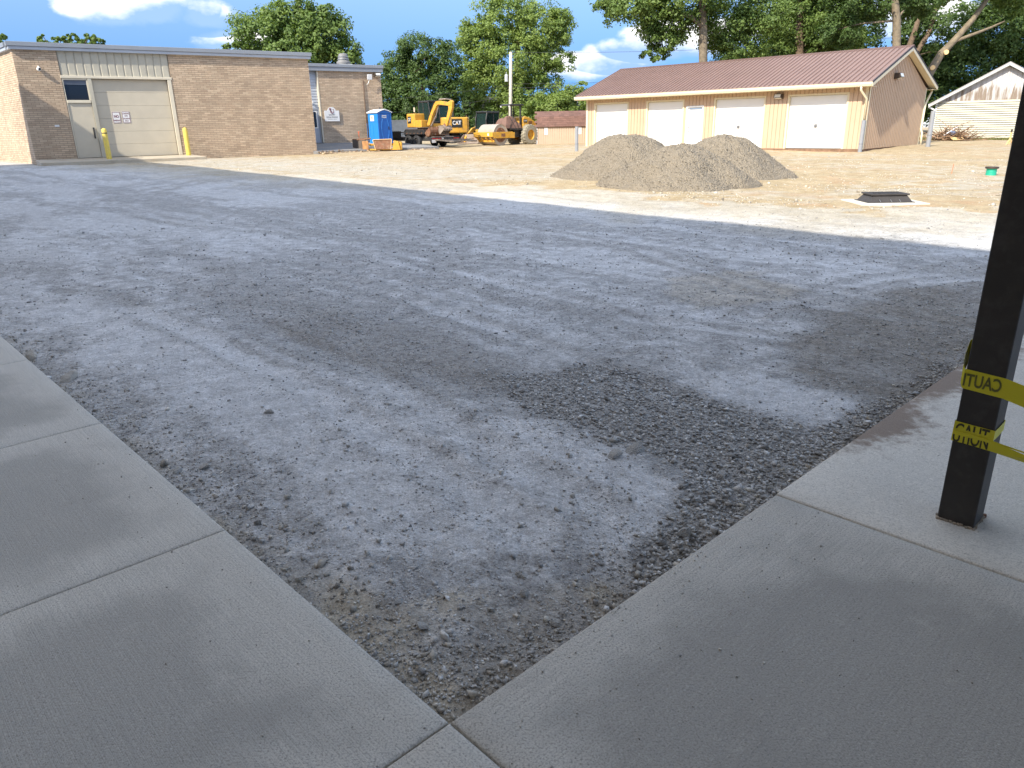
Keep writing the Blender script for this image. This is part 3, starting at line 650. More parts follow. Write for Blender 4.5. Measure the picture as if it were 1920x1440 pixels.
TY = bpy.data.materials.new('caution_tape'); TY.use_nodes = True; _b = TY.node_tree.nodes['Principled BSDF']; _b.inputs['Base Color'].default_value = (.66, .60, .02, 1); _b.inputs['Roughness'].default_value = .35
_n = TY.node_tree.nodes.new('ShaderNodeTexNoise'); _n.inputs['Scale'].default_value = 60; _n.inputs['Detail'].default_value = 3; _q = TY.node_tree.nodes.new('ShaderNodeBump'); _q.inputs['Strength'].default_value = .25; _q.inputs['Distance'].default_value = .004
TY.node_tree.links.new(_n.outputs[0], _q.inputs['Height']); TY.node_tree.links.new(_q.outputs[0], _b.inputs['Normal'])
INK = mat('tape_ink', (.045, .042, .01), .5, .1, 20); INK2 = mat('tape_ink_faded', (.12, .12, .02), .5, .2, 30)
# local frame of the post: +x = E2 (to the right-back), +y = E1 (left-back); the face seen is -x... the near faces are -x and -y
def strip(pts, h, name, parent, m=TY, twist=None):
    # ribbon along pts (centre line) with height vector per point
    V = []; F = []
    for i, (p, hv) in enumerate(pts):
        p = Vector(p); hv = Vector(hv)*h/2; V += [p-hv, p+hv]
    for i in range(len(pts)-1): F.append((2*i, 2*i+2, 2*i+3, 2*i+1))
    me = bpy.data.meshes.new(name); me.from_pydata(V, [], F); o = link(name, me, m, parent)
    sm = o.modifiers.new('thick', 'SOLIDIFY'); sm.thickness = .0006; return o
TXM = Matrix(((0, 0, -1, 0), (-1, 0, 0, 0), (0, 1, 0, 0), (0, 0, 0, 1)))
def fit_text(txt, hcap, width, mirror=False):
    me = text_mesh(txt, 1.0, mirror=mirror, align='CENTER')
    co = np.array([v.co[:] for v in me.vertices]); mn, mx = co.min(0), co.max(0)
    me.transform(Matrix.Diagonal((width/(mx[0]-mn[0]), hcap/(mx[1]-mn[1]), 1, 1)) @ Matrix.Translation((-(mn[0]+mx[0])/2, -(mn[1]+mx[1])/2, 0)))
    return me
tape = thing('caution_tape', 'yellow caution tape across the upper band of the post, lettering seen from behind', 'tape', (PX, PY, .003), pz)
U = (0, 0, 1)
pts = [((-.0665, .0665, .585), U), ((-.0665, 0, .581), U), ((-.0665, -.066, .577), U)]
for i in range(1, 14):
    t = i/13; pts.append(((-.0665+.004*math.sin(t*9), -.066-2.22*t, .577-.16*math.sin(t*math.pi)-.02*t), (.15*math.sin(t*7), 0, 1)))
strip(pts, .075, 'tape_band', tape)
strip([((-.0665, .0665, .585), U), ((-.060, .075, .60), (.1, .05, 1)), ((-.03, .082, .63), (.2, .1, 1)), ((.03, .085, .67), (.2, .2, 1)), ((.066, .070, .69), U)], .07, 'tape_end', tape)
me = fit_text('CAUTI', .050, .122, True); me.transform(Matrix.Translation((-.0683, .004, .583)) @ TXM); link('lettering', me, INK2, tape)
me = fit_text('CAUTION', .050, .18, True); me.transform(Matrix.Translation((-.0700, -.85, .44)) @ TXM); link('lettering', me, INK2, tape)
tape2 = thing('caution_tape', 'folded yellow caution tape tied around the lower part of the post', 'tape', (PX, PY, .003), pz)
strip([((.0665, -.02, .40), U), ((.0665, -.0665, .396), U), ((0, -.0670, .392), U), ((-.0665, -.0670, .392), U), ((-.0665, 0, .394), U), ((-.0665, .0665, .396), U), ((0, .0668, .398), U)], .040, 'tape_band', tape2)
pts = [((-.0690, .0670, .358), U), ((-.0690, 0, .356), (-.05, 0, 1)), ((-.0690, -.066, .352), (-.1, 0, 1))]
for i in range(1, 14):
    t = i/13; pts.append(((-.0690+.005*math.sin(t*11), -.066-2.22*t, .352-.12*math.sin(t*math.pi)+.02*t), (-.5-.3*math.sin(t*9), 0, .8)))
strip(pts, .042, 'tape_fold', tape2)
strip([((-.0692+.001, .067, .379), U), ((-.0702, 0, .376), U), ((-.0702, -.066, .371), U), ((-.069, -.6, .31), U)], .006, 'tape_crease', tape2)
def cut(me, z0, keep_above):
    bm = bmesh.new(); bm.from_mesh(me); bmesh.ops.bisect_plane(bm, geom=bm.verts[:]+bm.edges[:]+bm.faces[:], plane_co=(0, z0, 0), plane_no=(0, 1, 0), clear_inner=keep_above, clear_outer=not keep_above); bm.to_mesh(me); bm.free(); return me
me = cut(fit_text('CAUT', .052, .112), .002, True); me.transform(Matrix.Translation((-.0680, .004, .386)) @ TXM); link('lettering', me, INK, tape2)
me = cut(fit_text('UTION', .052, .118), .004, False); me.transform(Matrix.Translation((-.0702, .004, .360)) @ TXM); link('lettering', me, INK, tape2)

# ------------------------------------------------------------------ the building behind the camera that shades the lot
nf = Vector((.763, .646)); df = Vector((-.646, .763))
hall = thing('school_building', 'tall brick school building behind the camera that shades the lot', 'building', (0, 0, 0))
d0 = -1.85; Hh = (10.225-d0)*math.tan(ELEV)/.982+.03
tend = df.dot(Vector((-25.9, 28.5)))
c0 = nf*(d0-6)+df*((tend-18)/2); L_ = tend+18
b_ = MB(); b_.box((c0.x, c0.y, Hh/2-.1), (12, L_, Hh+.2), rz=math.atan2(nf.y, nf.x)); b_.build('wall', MT['brick'], hall)
b_ = MB()
# flat canopy over the walks where the camera stands
def cpoly(pts, z0, z1): b_.prism([w(*p) for p in pts], 'z', z0, z1)
cpoly([(-2.6, -.12), (-.25, -.12), (-.25, -.12), (9, -.12), (9, -6), (-2.6, -6)], 4.2, 4.5)
b_.build('canopy', mat('canopy_soffit', (.30, .28, .25), .7), hall)

# ------------------------------------------------------------------ brick maintenance building
BX, BY, BYAW = -21.075, 34.254, .602
BL, BZ, BF, BT, BS = 13.05, .20, 4.965, 5.273, 4.03
bb_ = thing('brick_building', 'tan brick building with grey fascia and putty overhead door, yellow posts before it', 'building', (BX, BY, 0), BYAW)
# local: x along the front, y back, z up
b_ = MB(); b_.bb(.03, 6.2, .03, 10, -.2, 5.1); b_.bb(6.2, 13.02, .03, .42, -.2, 5.1); b_.bb(6.2, 11.4, .42, 10, -.2, 5.1)
core = b_
# opening is cut by building the core in pieces: left of bay, right of bay, above
core = MB(); core.prism([(.03, .03), (1.66, .03), (1.66, 30), (-4.5, 30), (.03-.151*.97/.988, 1.0)], 'z', -.2, 5.0); core.bb(6.2, 13.02, .03, .45, -.2, 5.0); core.bb(6.2, 11.4, .45, 12, -.2, 5.0); core.bb(1.66, 6.2, .35, 12, -.2, 5.0)
core.build('wall', MT['mortar'], bb_)
BW, BH, JT = .293, .073, .013
def brickset(faces, parent, maxparts, campos):
    allb = []
    for (o, d, n, L0, L1, z0, z1, holes) in faces:
        o = np.array(o, float); d = np.array(d, float); n = np.array(n, float); row = 0; z = z0
        while z+BH <= z1+.03:
            off = (row % 2)*(BW+JT)/2
            k = math.floor((L0-off)/(BW+JT)); s = off+k*(BW+JT)
            while s < L1:
                segs = [(max(s, L0), min(s+BW, L1))]
                for (h0, h1, hz0, hz1) in holes:
                    if z+BH > hz0+.01 and z < hz1-.01:
                        ns = []
                        for a, b in segs:
                            if b <= h0 or a >= h1: ns.append((a, b))
                            else:
                                if a < h0: ns.append((a, h0))
                                if b > h1: ns.append((h1, b))
                        segs = ns
                for a, b in segs:
                    if b-a > .04: allb.append((o+d*(a+b)/2, b-a, z+BH/2, d, n))
                s += BW+JT
            row += 1; z += BH+JT
    C_ = np.array(campos)
    allb.sort(key=lambda t: -1e3*(t[1] > .29)+np.hypot(*(t[0]-C_)))
    shared = {}
    rest = MB()
    for i, (c, ln, z, d, n) in enumerate(allb):
        prd = .009+.007*random.random()
        if i < maxparts:
            key = (round(ln, 2), i % 3)
            if key not in shared:
                m_ = MB(); m_.box((0, 0, 0), (ln, .05, BH), r=0); shared[key] = m_.mesh('brick'); shared[key].materials.append(MT['brick'])
            o_ = bpy.data.objects.new('brick', shared[key]); COL.objects.link(o_); o_.parent = parent
            p = c+n*(prd-.025+.0); o_.location = (p[0], p[1], z); o_.rotation_euler = (0, 0, math.atan2(d[1], d[0]))
        else:
            p = c+n*(prd-.025); rest.box((p[0], p[1], z), (ln, .05, BH), rz=math.atan2(d[1], d[0]))
    rest.build('brick', MT['brick'], parent, kind='stuff')
cl_ = Matrix.Rotation(-BYAW, 3, 'Z') @ (Vector((0, 0, 0))-Vector((BX, BY, 0)))
brickset([((0, .03), (1, 0), (0, -1), 0.0, 13.05, BZ-.2, BF, [(1.64, 6.22, -1, 9)]), ((.03, 0.03), (-.151, .9885), (-.9885, -.151), 0.03, 29.9, BZ-.2, BF, [])], bb_, 300, (cl_.x, cl_.y))
# fascia: lower pale band and upper grey band, all round
def fascia(parent, x0, x1, y0, y1, z0, zm, z1, ext=.12):
    a = MB(); a.bb(x0-ext, x1+ext, y0-ext, y1, z0, zm); a.build('fascia', MT['fascia2'], parent, bevel=.01)
    a = MB(); a.bb(x0-ext-.05, x1+ext+.05, y0-ext-.05, y1+.05, zm, z1); a.build('coping', MT['fascia'], parent, bevel=.012)
a = MB(); a.bb(-.12, 13.17, -.12, .45, BF+.002, BF+.13); a.prism([(-.19, .45), (11.5, .45), (11.5, 30), (-4.72, 30)], 'z', BF+.002, BF+.13); a.build('fascia', MT['fascia2'], bb_, bevel=.01)
a = MB(); a.bb(-.17, 13.22, -.17, .48, BF+.132, BT); a.prism([(-.245, .48), (11.55, .48), (11.55, 30.1), (-4.78, 30.1)], 'z', BF+.132, BT); a.build('coping', MT['fascia'], bb_, bevel=.012)
# door bay
a = MB(); a.bb(1.66, 6.2, .10, .30, 3.97, BF); a.build('header_backing', MT['greenish'], bb_)
npn = 14; pw = (6.2-1.66)/npn
pm_ = MB(); pm_.prism([(-pw/2+.004, .03), (pw/2-.004, .03), (pw/2-.004, -.0), (pw/2-.05, -.022), (-pw/2+.05, -.022), (-pw/2+.004, 0)], 'z', 0, BF-3.98, r=.5); pmesh = pm_.mesh('header_panel'); pmesh.materials.append(MT['greenish'])
for i in range(npn):
    o = bpy.data.objects.new('header_panel', pmesh); COL.objects.link(o); o.parent = bb_; o.location = (1.66+pw*(i+.5), .07, 3.975)
a = MB(); a.bb(1.62, 6.24, -.01, .12, 3.86, 3.972); a.build('header_trim', MT['trimcream'], bb_, bevel=.01)
a = MB(); a.bb(6.03, 6.2, .0, .12, .45, 3.858); a.build('jamb', MT['trimcream'], bb_, bevel=.008)
a = MB(); a.bb(2.66, 2.82, .0, .12, .45, 3.858); a.build('jamb', MT['greenish'], bb_, bevel=.008)
rd = thing('overhead_door', None, None); rd.parent = bb_; rd.location = (2.82, .17, .46)
for i in range(6):
    hh = 3.39/6; a = MB(); a.bb(.003, 3.205, 0, .05, i*hh+.0025, (i+1)*hh-.0025)
    a.build('door_panel', MT['doorgrey'], rd, bevel=.006)
a = MB(); a.bb(0, 3.2, .05, .06, 0, 3.38); a.build('seal', MT['mortar'], rd)
def signplate(x, z, w_, h_, lines, parent, yy):
    o = MB(); o.bb(-w_/2, w_/2, 0, .006, -h_/2, h_/2); s_ = o.build('notice', MT['signwhite'], parent, bevel=.02, loc=(x, yy, z))
    bd = MB(); t = .018
    for (x0, x1, z0, z1) in ((-w_/2+.01, w_/2-.01, h_/2-.03, h_/2-.012), (-w_/2+.01, w_/2-.01, -h_/2+.012, -h_/2+.03), (-w_/2+.01, -w_/2+.026, -h_/2+.03, h_/2-.03), (w_/2-.026, w_/2-.01, -h_/2+.03, h_/2-.03)):
        bd.bb(x0, x1, -.003, -.001, z0, z1)
    bd.build('border', MT['red'], s_)
    for (tx, zz, hc, ww) in lines:
        me = fit_text(tx, hc, ww); me.transform(Matrix(((1, 0, 0, 0), (0, 0, 1, -.004), (0, 1, 0, zz), (0, 0, 0, 1)))); link('lettering', me, MT['red'], s_)
    return s_
signplate(3.585, 2.20, .34, .50, [('NO', .05, .13, .2), ('PARKING', -.13, .075, .27)], bb_, .160)
signplate(3.995, 2.21, .34, .52, [('LOADING', .16, .06, .26), ('AND', .06, .055, .14), ('UNLOADING', -.06, .06, .28), ('ONLY', -.16, .06, .16)], bb_, .160)
# window over the walk door
wd = MB(); wd.bb(1.70, 2.64, .03, .10, 3.79, 3.858); wd.bb(1.70, 2.64, .0, .10, 2.83, 2.95); wd.bb(1.662, 1.702, .03, .10, .46, 3.858); wd.bb(2.60, 2.658, .03, .10, 2.95, 3.79)
wf = wd.build('window_frame', MT['trimcream'], bb_, bevel=.006)
a = MB(); a.bb(1.70, 2.60, .08, .09, 2.95, 3.79); a.build('pane', MT['glassdark'], wf)
a = MB(); a.bb(1.70, 2.60, .07, .079, 3.60, 3.79); a.build('blind', mat('blind_shadowed', (.09, .11, .15), .6), wf)
md = MB(); md.bb(1.71, 2.652, .06, .12, .46, 2.825); mdo = md.build('door', MT['doorgrey'], bb_, bevel=.006)
a = MB(); a.bb(2.50, 2.56, .03, .058, 1.30, 1.78); a.tube([(2.53, .03, 1.35), (2.53, -.05, 1.38), (2.53, -.05, 1.68), (2.53, .03, 1.7)], .018, 6); a.build('handle', MT['machblack'], mdo)
a = MB(); a.bb(-.09+1.1, .09+1.1, .0, .012, 1.83, 1.91); a.build('wall_plate', MT['signwhite'], bb_)
a = MB(); a.lathe([(0, 0), (.05, 0), (.09, .05), (.09, .11), (.05, .16), (0, .17)], (.86, -.17, 4.2), 14, 'y'); a.tube([(.86, -.02, 4.3), (.86, -.12, 4.28)], .04, 8)
cm = a.build('security_camera', MT['white'], bb_, smooth=True); a = MB(); a.lathe([(0, -.185), (.045, -.178), (.06, -.15)], (.88, 0, 4.2), 12, 'y'); a.build('lens', MT['glassdark'], cm)
# loading platform
pf = thing('door_platform', 'low concrete platform in front of the putty overhead door', 'platform', (BX, BY, 0), BYAW)
a = MB(); a.prism([(-.0, -.02), (6.6, -.02), (6.9, -1.75), (.05, -2.2)], 'z', -.1, .45); 
pl = a.build('platform', MT['conc'], pf, bevel=.02)
for v in pl.data.vertices:
    if v.co.z > 0 and v.co.y < -1: v.co.z = .38
for nm, (x, y), h_, band, lab in (('bollard', (2.78, -1.25), 1.32, True, 'yellow bollard left of the overhead door with a dark band near its cap'), ('bollard', (6.35, -.55), 1.30, False, 'plain yellow bollard right of the overhead door')):
    p_ = Matrix.Rotation(BYAW, 3, 'Z') @ Vector((x, y, 0))
    bo = thing(nm, lab, 'bollard', (BX+p_.x, BY+p_.y, .38), 0, 'yellow posts guarding the overhead door')
    a = MB(); a.lathe([(.11, 0), (.11, h_-.06), (.10, h_-.02), (.06, h_+.02), (0, h_+.035)], n=20); a.build('post_sleeve', MT['yellowpost'], bo, smooth=True)
    if band: a = MB(); a.lathe([(.1115, h_-.20), (.114, h_-.19), (.114, h_-.165), (.1115, h_-.155)], n=20); a.build('band', MT['lampbronze'], bo)
# ------------------------------------------------------------------ second wing
wg = thing('brick_wing', 'lower brick wing set back with a grey door, wall sign and round roof vent', 'building', (BX-BS*math.sin(BYAW), BY+BS*math.cos(BYAW), 0), BYAW)
W0, W1, WF, WT = 11.6, 19.05, 4.71, 5.10
a = MB(); a.bb(W0, 13.0, .03, 9, -.2, WF); a.bb(15.07, W1-.03, .03, 9, -.2, WF); a.bb(13.0, 15.07, .30, 9, -.2, WF); a.build('wall', MT['mortar'], wg)
clw = Matrix.Rotation(-BYAW, 3, 'Z') @ (Vector((0, 0, 0))-wg.location)
brickset([((0, .03), (1, 0), (0, -1), 15.07, W1, .60, WF-.01, []), ((W1-.03, .03), (0, 1), (1, 0), .03, 6, .30, WF-.01, [])], wg, 300, (clw.x, clw.y))
a = MB(); a.bb(W0, W1+.12, -.12, 9, WF+.002, WF+.22); a.build('fascia', MT['fascia'], wg, bevel=.01)
a = MB(); a.bb(W0, W1+.16, -.16, 9.05, WF+.222, WT); a.build('coping', MT['fascia'], wg, bevel=.012)
n_ = 13; hh = (WF-2.72)/n_
sd_ = MB(); sd_.prism([(.0, 0), (-.03, .0), (-.006, hh-.003), (.03, hh-.003)], 'x', 0, 15.0-13.05, r=.5); sdm = sd_.mesh('siding_board'); sdm.materials.append(MT['fascia2'])
for i in range(n_):
    o = bpy.data.objects.new('siding_board', sdm); COL.objects.link(o); o.parent = wg; o.location = (13.05, .22, 2.72+i*hh)
a = MB(); a.bb(13.0, 15.0, .25, .3, 2.7, WF); a.build('backing', MT['fascia2'], wg)
a = MB(); a.bb(15.0, 15.066, .0, .28, .75, WF); a.build('corner_trim', MT['trimcream'], wg, bevel=.005)
GD = mat('grey_door_paint', (.33, .36, .41), .45, .04)
a = MB(); a.bb(13.9, 14.99, .14, .22, 2.60, 2.715); a.bb(14.92, 14.99, .14, .22, .74, 2.598); a.bb(13.9, 13.97, .14, .22, .74, 2.598); a.build('door_frame', GD, wg, bevel=.005)
a = MB(); a.bb(13.975, 14.915, .17, .215, .75, 2.59); gd = a.build('door', mat('grey_door_leaf', (.36, .39, .45), .45, .04), wg, bevel=.004)
a = MB(); a.bb(14.25, 14.78, .155, .168, 1.62, 2.48); a.build('pane', MT['glassdark'], gd)
a = MB(); a.bb(14.78, 14.83, .150, .169, 1.57, 2.53); a.bb(14.20, 14.25, .150, .169, 1.57, 2.53); a.bb(14.25, 14.78, .150, .169, 2.48, 2.53); a.bb(14.25, 14.78, .150, .169, 1.57, 1.62); a.build('pane_frame', MT['white'], gd)
a = MB(); a.lathe([(0, 0), (.07, 0), (.09, .05), (.05, .12), (0, .14)], (14.58, .04, 3.02), 12, 'y'); a.build('door_lamp', MT['white'], wg)
# wall sign
sg = MB(); arc = [(.27*math.cos(t), .62+.27*math.sin(t)-.09) for t in np.linspace(0.15, math.pi-.15, 14)]
sg.prism([(-.46, 0), (.46, 0), (.46, .60), (.30, .60)]+arc+[(-.30, .60), (-.46, .60)], 'y', -.06, -.02)
so2 = sg.build('wall_sign', MT['signwhite'], wg, loc=(15.68, 0, 1.95))
for tx, zz, hc, ww, mm in (('GARAWAY', .36, .075, .40, 'black'), ('LOCAL SCHOOLS', .23, .085, .70, 'black'), ('CENTRAL OFFICE', .12, .03, .60, 'black')):
    me = fit_text(tx, hc, ww); me.transform(Matrix(((1, 0, 0, 0), (0, 0, 1, -.062), (0, 1, 0, zz), (0, 0, 0, 1)))); link('lettering', me, MT[mm], so2)
em = MB(); em.tube([(.02+.085*math.cos(t), -.064, .53+.085*math.sin(t)) for t in np.linspace(math.pi*.9, math.pi*2.1, 12)], .018, 6); em.tube([(-.05, -.064, .68), (-.1, -.064, .63), (-.07, -.064, .58), (-.02, -.064, .56), (0, -.064, .5)], .02, 6)
em.tube([(-.09+.05*math.cos(t), -.064, .68+.045*math.sin(t)) for t in np.linspace(0, 6.28, 10)], .016, 6); em.tube([(.09, -.064, .68), (.11, -.064, .6)], .016, 6); em.build('emblem', MT['red'], so2)
# dark conduit, antenna, flood light
a = MB(); a.tube([(17.87, -.03, .7), (17.87, -.03, 4.25)], .03, 8); a.build('conduit', mat('conduit_brown', (.14, .09, .06), .6), wg)
a = MB(); a.box((18.22, -.22, 4.42), (.32, .05, .30), rx=.12); an = a.build('antenna', MT['signwhite'], wg, bevel=.03)
a = MB(); a.tube([(18.10, .0, 4.0), (18.12, -.18, 4.08), (18.2, -.19, 4.3)], .022, 8); a.build('bracket', MT['white'], an)
def floodlight(parent, x, y, z, rz=0, s=1.0):
    f = MB(); f.prism([(0, -.10*s), (0, .12*s), (-.22*s, .12*s), (-.28*s, -.02*s), (-.10*s, -.10*s)], 'x', -.19*s, .19*s)
    o = f.build('flood_light', MT['lampbronze'], parent, bevel=.008, loc=(x, y, z)); o.rotation_euler = (0, 0, rz)
    g_ = MB(); g_.add([(-.15*s, -.288*s, -.02*s), (.15*s, -.288*s, -.02*s), (.15*s, -.232*s, .105*s), (-.15*s, -.232*s, .105*s)], [(0, 1, 2, 3)]); 
    g_.add([(-.16*s, -.27*s, -.045*s), (.16*s, -.27*s, -.045*s), (.16*s, -.12*s, -.104*s), (-.16*s, -.12*s, -.104*s)], [(0, 1, 2, 3)]); g_.build('lens', MT['lens'], o); return o
floodlight(wg, 18.78, .0, 4.55)
# mushroom roof vent (a thing standing on the roof)
vp = Matrix.Rotation(BYAW, 3, 'Z') @ Vector((17.4, 1.6, 0))
rv = thing('roof_vent', 'grey mushroom shaped exhaust vent on the roof of the brick wing', 'vent', (wg.location.x+vp.x, wg.location.y+vp.y, WT), BYAW)
a = MB(); a.bb(-.42, .42, -.42, .42, -.35, .12); a.build('curb', MT['white'], rv, bevel=.02)
a = MB(); a.lathe([(.36, .10), (.42, .15), (.42, .26), (.34, .32), (.32, .36), (.30, .55), (.25, .70), (.18, .74), (0, .75)], n=28); a.build('hood', mat('vent_metal', (.17, .165, .16), .6, .1, 5, metal=0, dirt=(.2, .19, .17)), rv, smooth=True)
a = MB(); a.lathe([(.335, .38), (.35, .41), (.33, .44)], n=28); a.lathe([(.315, .52), (.33, .55), (.30, .58)], n=28); a.build('rib', MT['steel'], rv)
# sloped walkway in front of the wing
wk = thing('wing_walkway', 'dark asphalt walkway rising to the grey door of the brick wing', 'walkway', (BX, BY, 0), BYAW)
a = MB(); T0 = .40
V = [(12.0, .46, T0), (13.06, -.1, T0), (20.4, -.35, .42), (21.0, 3.6, .52), (19.1, 3.99, .70), (12.0, 3.99, .74)]
a.add(V+[(x, y, -.2) for x, y, z in V], [(0, 1, 2, 3, 4, 5), (6, 11, 10, 9, 8, 7)]+[(i, i+6, (i+1) % 6+6, (i+1) % 6) for i in range(6)]); a.build('paving', MT['asphalt'], wk)
# broken edge rubble
nn = 1500; ta = rng.uniform(13.1, 20.6, nn); tb = -.12-.03*(ta-13)+rng.normal(-.12, .14, nn); cb, sb = math.cos(BYAW), math.sin(BYAW)
X = BX+ta*cb-tb*sb; Y = BY+ta*sb+tb*cb
scatter('broken_edge', X, Y, rng.uniform(.02, .085, nn), MT.setdefault('clod', mat('earth_clod', (.20, .13, .085), .95, .3, 12, rnd=.4, col2=(.42, .33, .22))), 'broken earth and rubble along the edge of the walkway', z=np.where(tb > -.15, .33, .24)+rng.uniform(-.06, .05, nn))
# ------------------------------------------------------------------ garage
GX, GY, GYAW = 15.736, 34.01, .774
GL, GW_, GB, GE, GR, GO, GOF = 15.87, 7.17, .235, 2.88, 4.475, .317, .617
# local: +x along front towards the RIGHT, y back. front right corner is x=GL
ux, uy = math.sin(GYAW), -math.cos(GYAW)      # left->right direction
ga_ = thing('garage', 'long tan garage with brown metal roof and four white overhead doors', 'garage', (GX-ux*GL, GY-uy*GL, 0), math.atan2(uy, ux))
def gxl(a): return GL-a     # distance measured from the right corner
doors = [(3.57, .90), (7.45, 4.83), (11.58, 9.36), (15.2, 12.93)]
man = (9.06, 8.17)
ZD = 2.55
# foundation
a = MB(); a.bb(.0, GL, .0, GW_, -.35, GB); a.build('foundation', MT['found'], ga_)
# wall core
a = MB(); a.bb(.02, GL-.02, .30, GW_-.02, GB, 2.95); a.prism([(.30, 2.95), (GW_-.02, 2.95), (GW_/2, 4.30)], 'x', .02, GL-.02); a.build('wall_core', MT['tan'], ga_)
spans = []; cur = 0
ops = sorted([(gxl(d[0]), gxl(d[1]), ZD) for d in doors]+[(gxl(man[0]), gxl(man[1]), 2.24)])
a = MB()
for x0, x1, zt in ops:
    a.bb(cur, x0-.06, .01, .299, GB, 2.95); a.bb(x0-.06, x1+.06, .01, .299, zt+.06, 2.95); cur = x1+.06
a.bb(cur, GL, .01, .299, GB, 2.95); a.build('front_wall', MT['tan'], ga_)
# grooved boards
brd = MB(); x = 0; bw = .2032
while x < GL-.1:
    x1 = min(x+bw-.022, GL-.02); z0 = GB+.002; blocked = None
    cx_ = (x+x1)/2
    for o0, o1, zt in ops:
        if o0-.09 < cx_ < o1+.09: blocked = zt
        elif x < o0-.06 < x1: x1 = o0-.07
        elif x < o1+.06 < x1: pass
    brd.bb(x+.003, x1, -.018, .009, blocked+.07 if blocked else z0, 2.94); x += bw
brd.build('siding', MT['tan'], ga_, kind='stuff')
gbd = MB(); y = 0
while y < GW_-.05:
    y1 = min(y+bw-.075, GW_)
    def zr(t): return 2.84+(min(t, GW_-t))*(1.62/(GW_/2+.1))
    gbd.add([(GL-.02, y, GB), (GL+.042, y, GB), (GL+.042, y1, GB), (GL-.02, y1, GB), (GL-.02, y, zr(y)), (GL+.042, y, zr(y)), (GL+.042, y1, zr(y1)), (GL-.02, y1, zr(y1))], [(0, 1, 2, 3), (4, 7, 6, 5), (0, 4, 5, 1), (1, 5, 6, 2), (2, 6, 7, 3), (3, 7, 4, 0)]); y += bw
gbd.build('gable_siding', MT['tan2'], ga_, kind='stuff')
a = MB(); a.prism([(0, GB), (GW_, GB), (GW_, 2.85), (GW_/2, 4.38), (0, 2.85)], 'x', GL-.018, GL-.001); a.prism([(0, GB), (GW_, GB), (GW_, 2.85), (GW_/2, 4.38), (0, 2.85)], 'x', .001, .018); a.build('gable_wall', MT['tan2'], ga_)
# corner trims
for x, lab in ((GL-.13, None), (.0, None)):
    a = MB(); a.bb(x+.0, x+.13, -.036, -.0185, GB-.02, 2.86); a.build('corner_trim', MT['cream'], ga_, bevel=.004)
a = MB(); a.bb(GL+.0425, GL+.055, GW_-.10, GW_+.0, GB-.02, 2.9); a.build('corner_trim', MT['cream'], ga_, bevel=.004)
a = MB(); a.bb(GL+.0425, GL+.055, -.036, .09, GB-.02, 2.9); a.build('corner_trim', MT['cream'], ga_, bevel=.004)
WD = mat('white_door', (.74, .73, .70), .4, .02, 2)
for (aa_, bb2) in doors:
    x0, x1 = gxl(aa_), gxl(bb2)
    d_ = thing('overhead_door', None, None); d_.parent = ga_; d_.location = ((x0+x1)/2, .10, GB+.02)
    W_ = x1-x0; H_ = ZD-GB-.02
    for i in range(4):
        a = MB(); a.bb(-W_/2, W_/2, 0, .045, i*H_/4+.003, (i+1)*H_/4-.003); a.build('door_panel', WD, d_, bevel=.01)
    a = MB(); a.bb(-W_/2-.085, -W_/2-.003, -.12, .05, -.02, H_+.08); a.bb(W_/2+.003, W_/2+.085, -.12, .05, -.02, H_+.08); a.bb(-W_/2-.002, W_/2+.002, -.12, .05, H_+.003, H_+.08); a.build('door_trim', MT['cream'], d_, bevel=.005)
    a = MB(); a.bb(-W_/2, W_/2, -.01, .05, -.03, -.004); a.build('threshold', MT['machblack'], d_)
    if aa_ < 8: a = MB(); a.bb(-.07, .07, -.03, -.002, .92, 1.06); a.tube([(-.03, -.05, .96), (.03, -.05, .96)], .014, 6); a.build('handle', MT['steel'], d_)
x0, x1 = gxl(man[0]), gxl(man[1])
d_ = MB(); d_.bb(x0, x1, .06, .10, GB+.03, 2.22); dm_ = d_.build('walk_door', WD, ga_, bevel=.005)
a = MB(); a.bb(x0-.07, x0-.003, -.02, .12, GB, 2.30); a.bb(x1+.003, x1+.07, -.02, .12, GB, 2.30); a.bb(x0-.002, x1+.002, -.02, .12, 2.225, 2.30); a.build('door_trim', MT['white'], dm_, bevel=.004)
for z in (1.05, 1.25): a = MB(); a.lathe([(0, -.03), (.03, -.025), (.03, 0), (.012, .02)], (x0+.09, .04, z), 10, 'y'); a.build('door_knob', MT['steel'], dm_)
a = MB(); a.bb(x0+.08, x1-.08, .03, .06, 2.13, 2.20); a.build('door_closer', mat('closer_grey', (.2, .26, .36), .4), dm_)
# roof
sl_ = (GR-GE)/(GW_/2+GOF); th = .06; RO = GO
def roofz(y): return GE+.12+(min(y+GOF, GW_+GOF-y))*sl_
yr = GW_/2; zr_ = roofz(yr)
rf = MB(); rf.prism([(-GOF, GE+.12), (yr, zr_), (GW_+GOF, GE+.12), (GW_+GOF, GE+.06), (yr, zr_-.07), (-GOF, GE+.06)], 'x', -RO-.03, GL+RO+.03)
rfo = rf.build('roof', MT['roofbrown'], ga_)
rb = MB(); nrib = 70
for i in range(nrib+1):
    x = -RO+(GL+2*RO)*i/nrib
    for s in (0, 1):
        y0, y1 = (-GOF, yr) if s == 0 else (GW_+GOF, yr)
        rb.add([(x-.022, y0, GE+.119), (x+.022, y0, GE+.119), (x+.010, y0, GE+.172), (x-.010, y0, GE+.172), (x-.022, y1, zr_-.001), (x+.022, y1, zr_-.001), (x+.010, y1, zr_+.052), (x-.010, y1, zr_+.052)], [(0, 1, 2, 3), (4, 7, 6, 5), (0, 4, 5, 1), (1, 5, 6, 2), (2, 6, 7, 3), (3, 7, 4, 0)])
rb.build('roof_rib', MT['roofbrown'], rfo, kind='stuff')
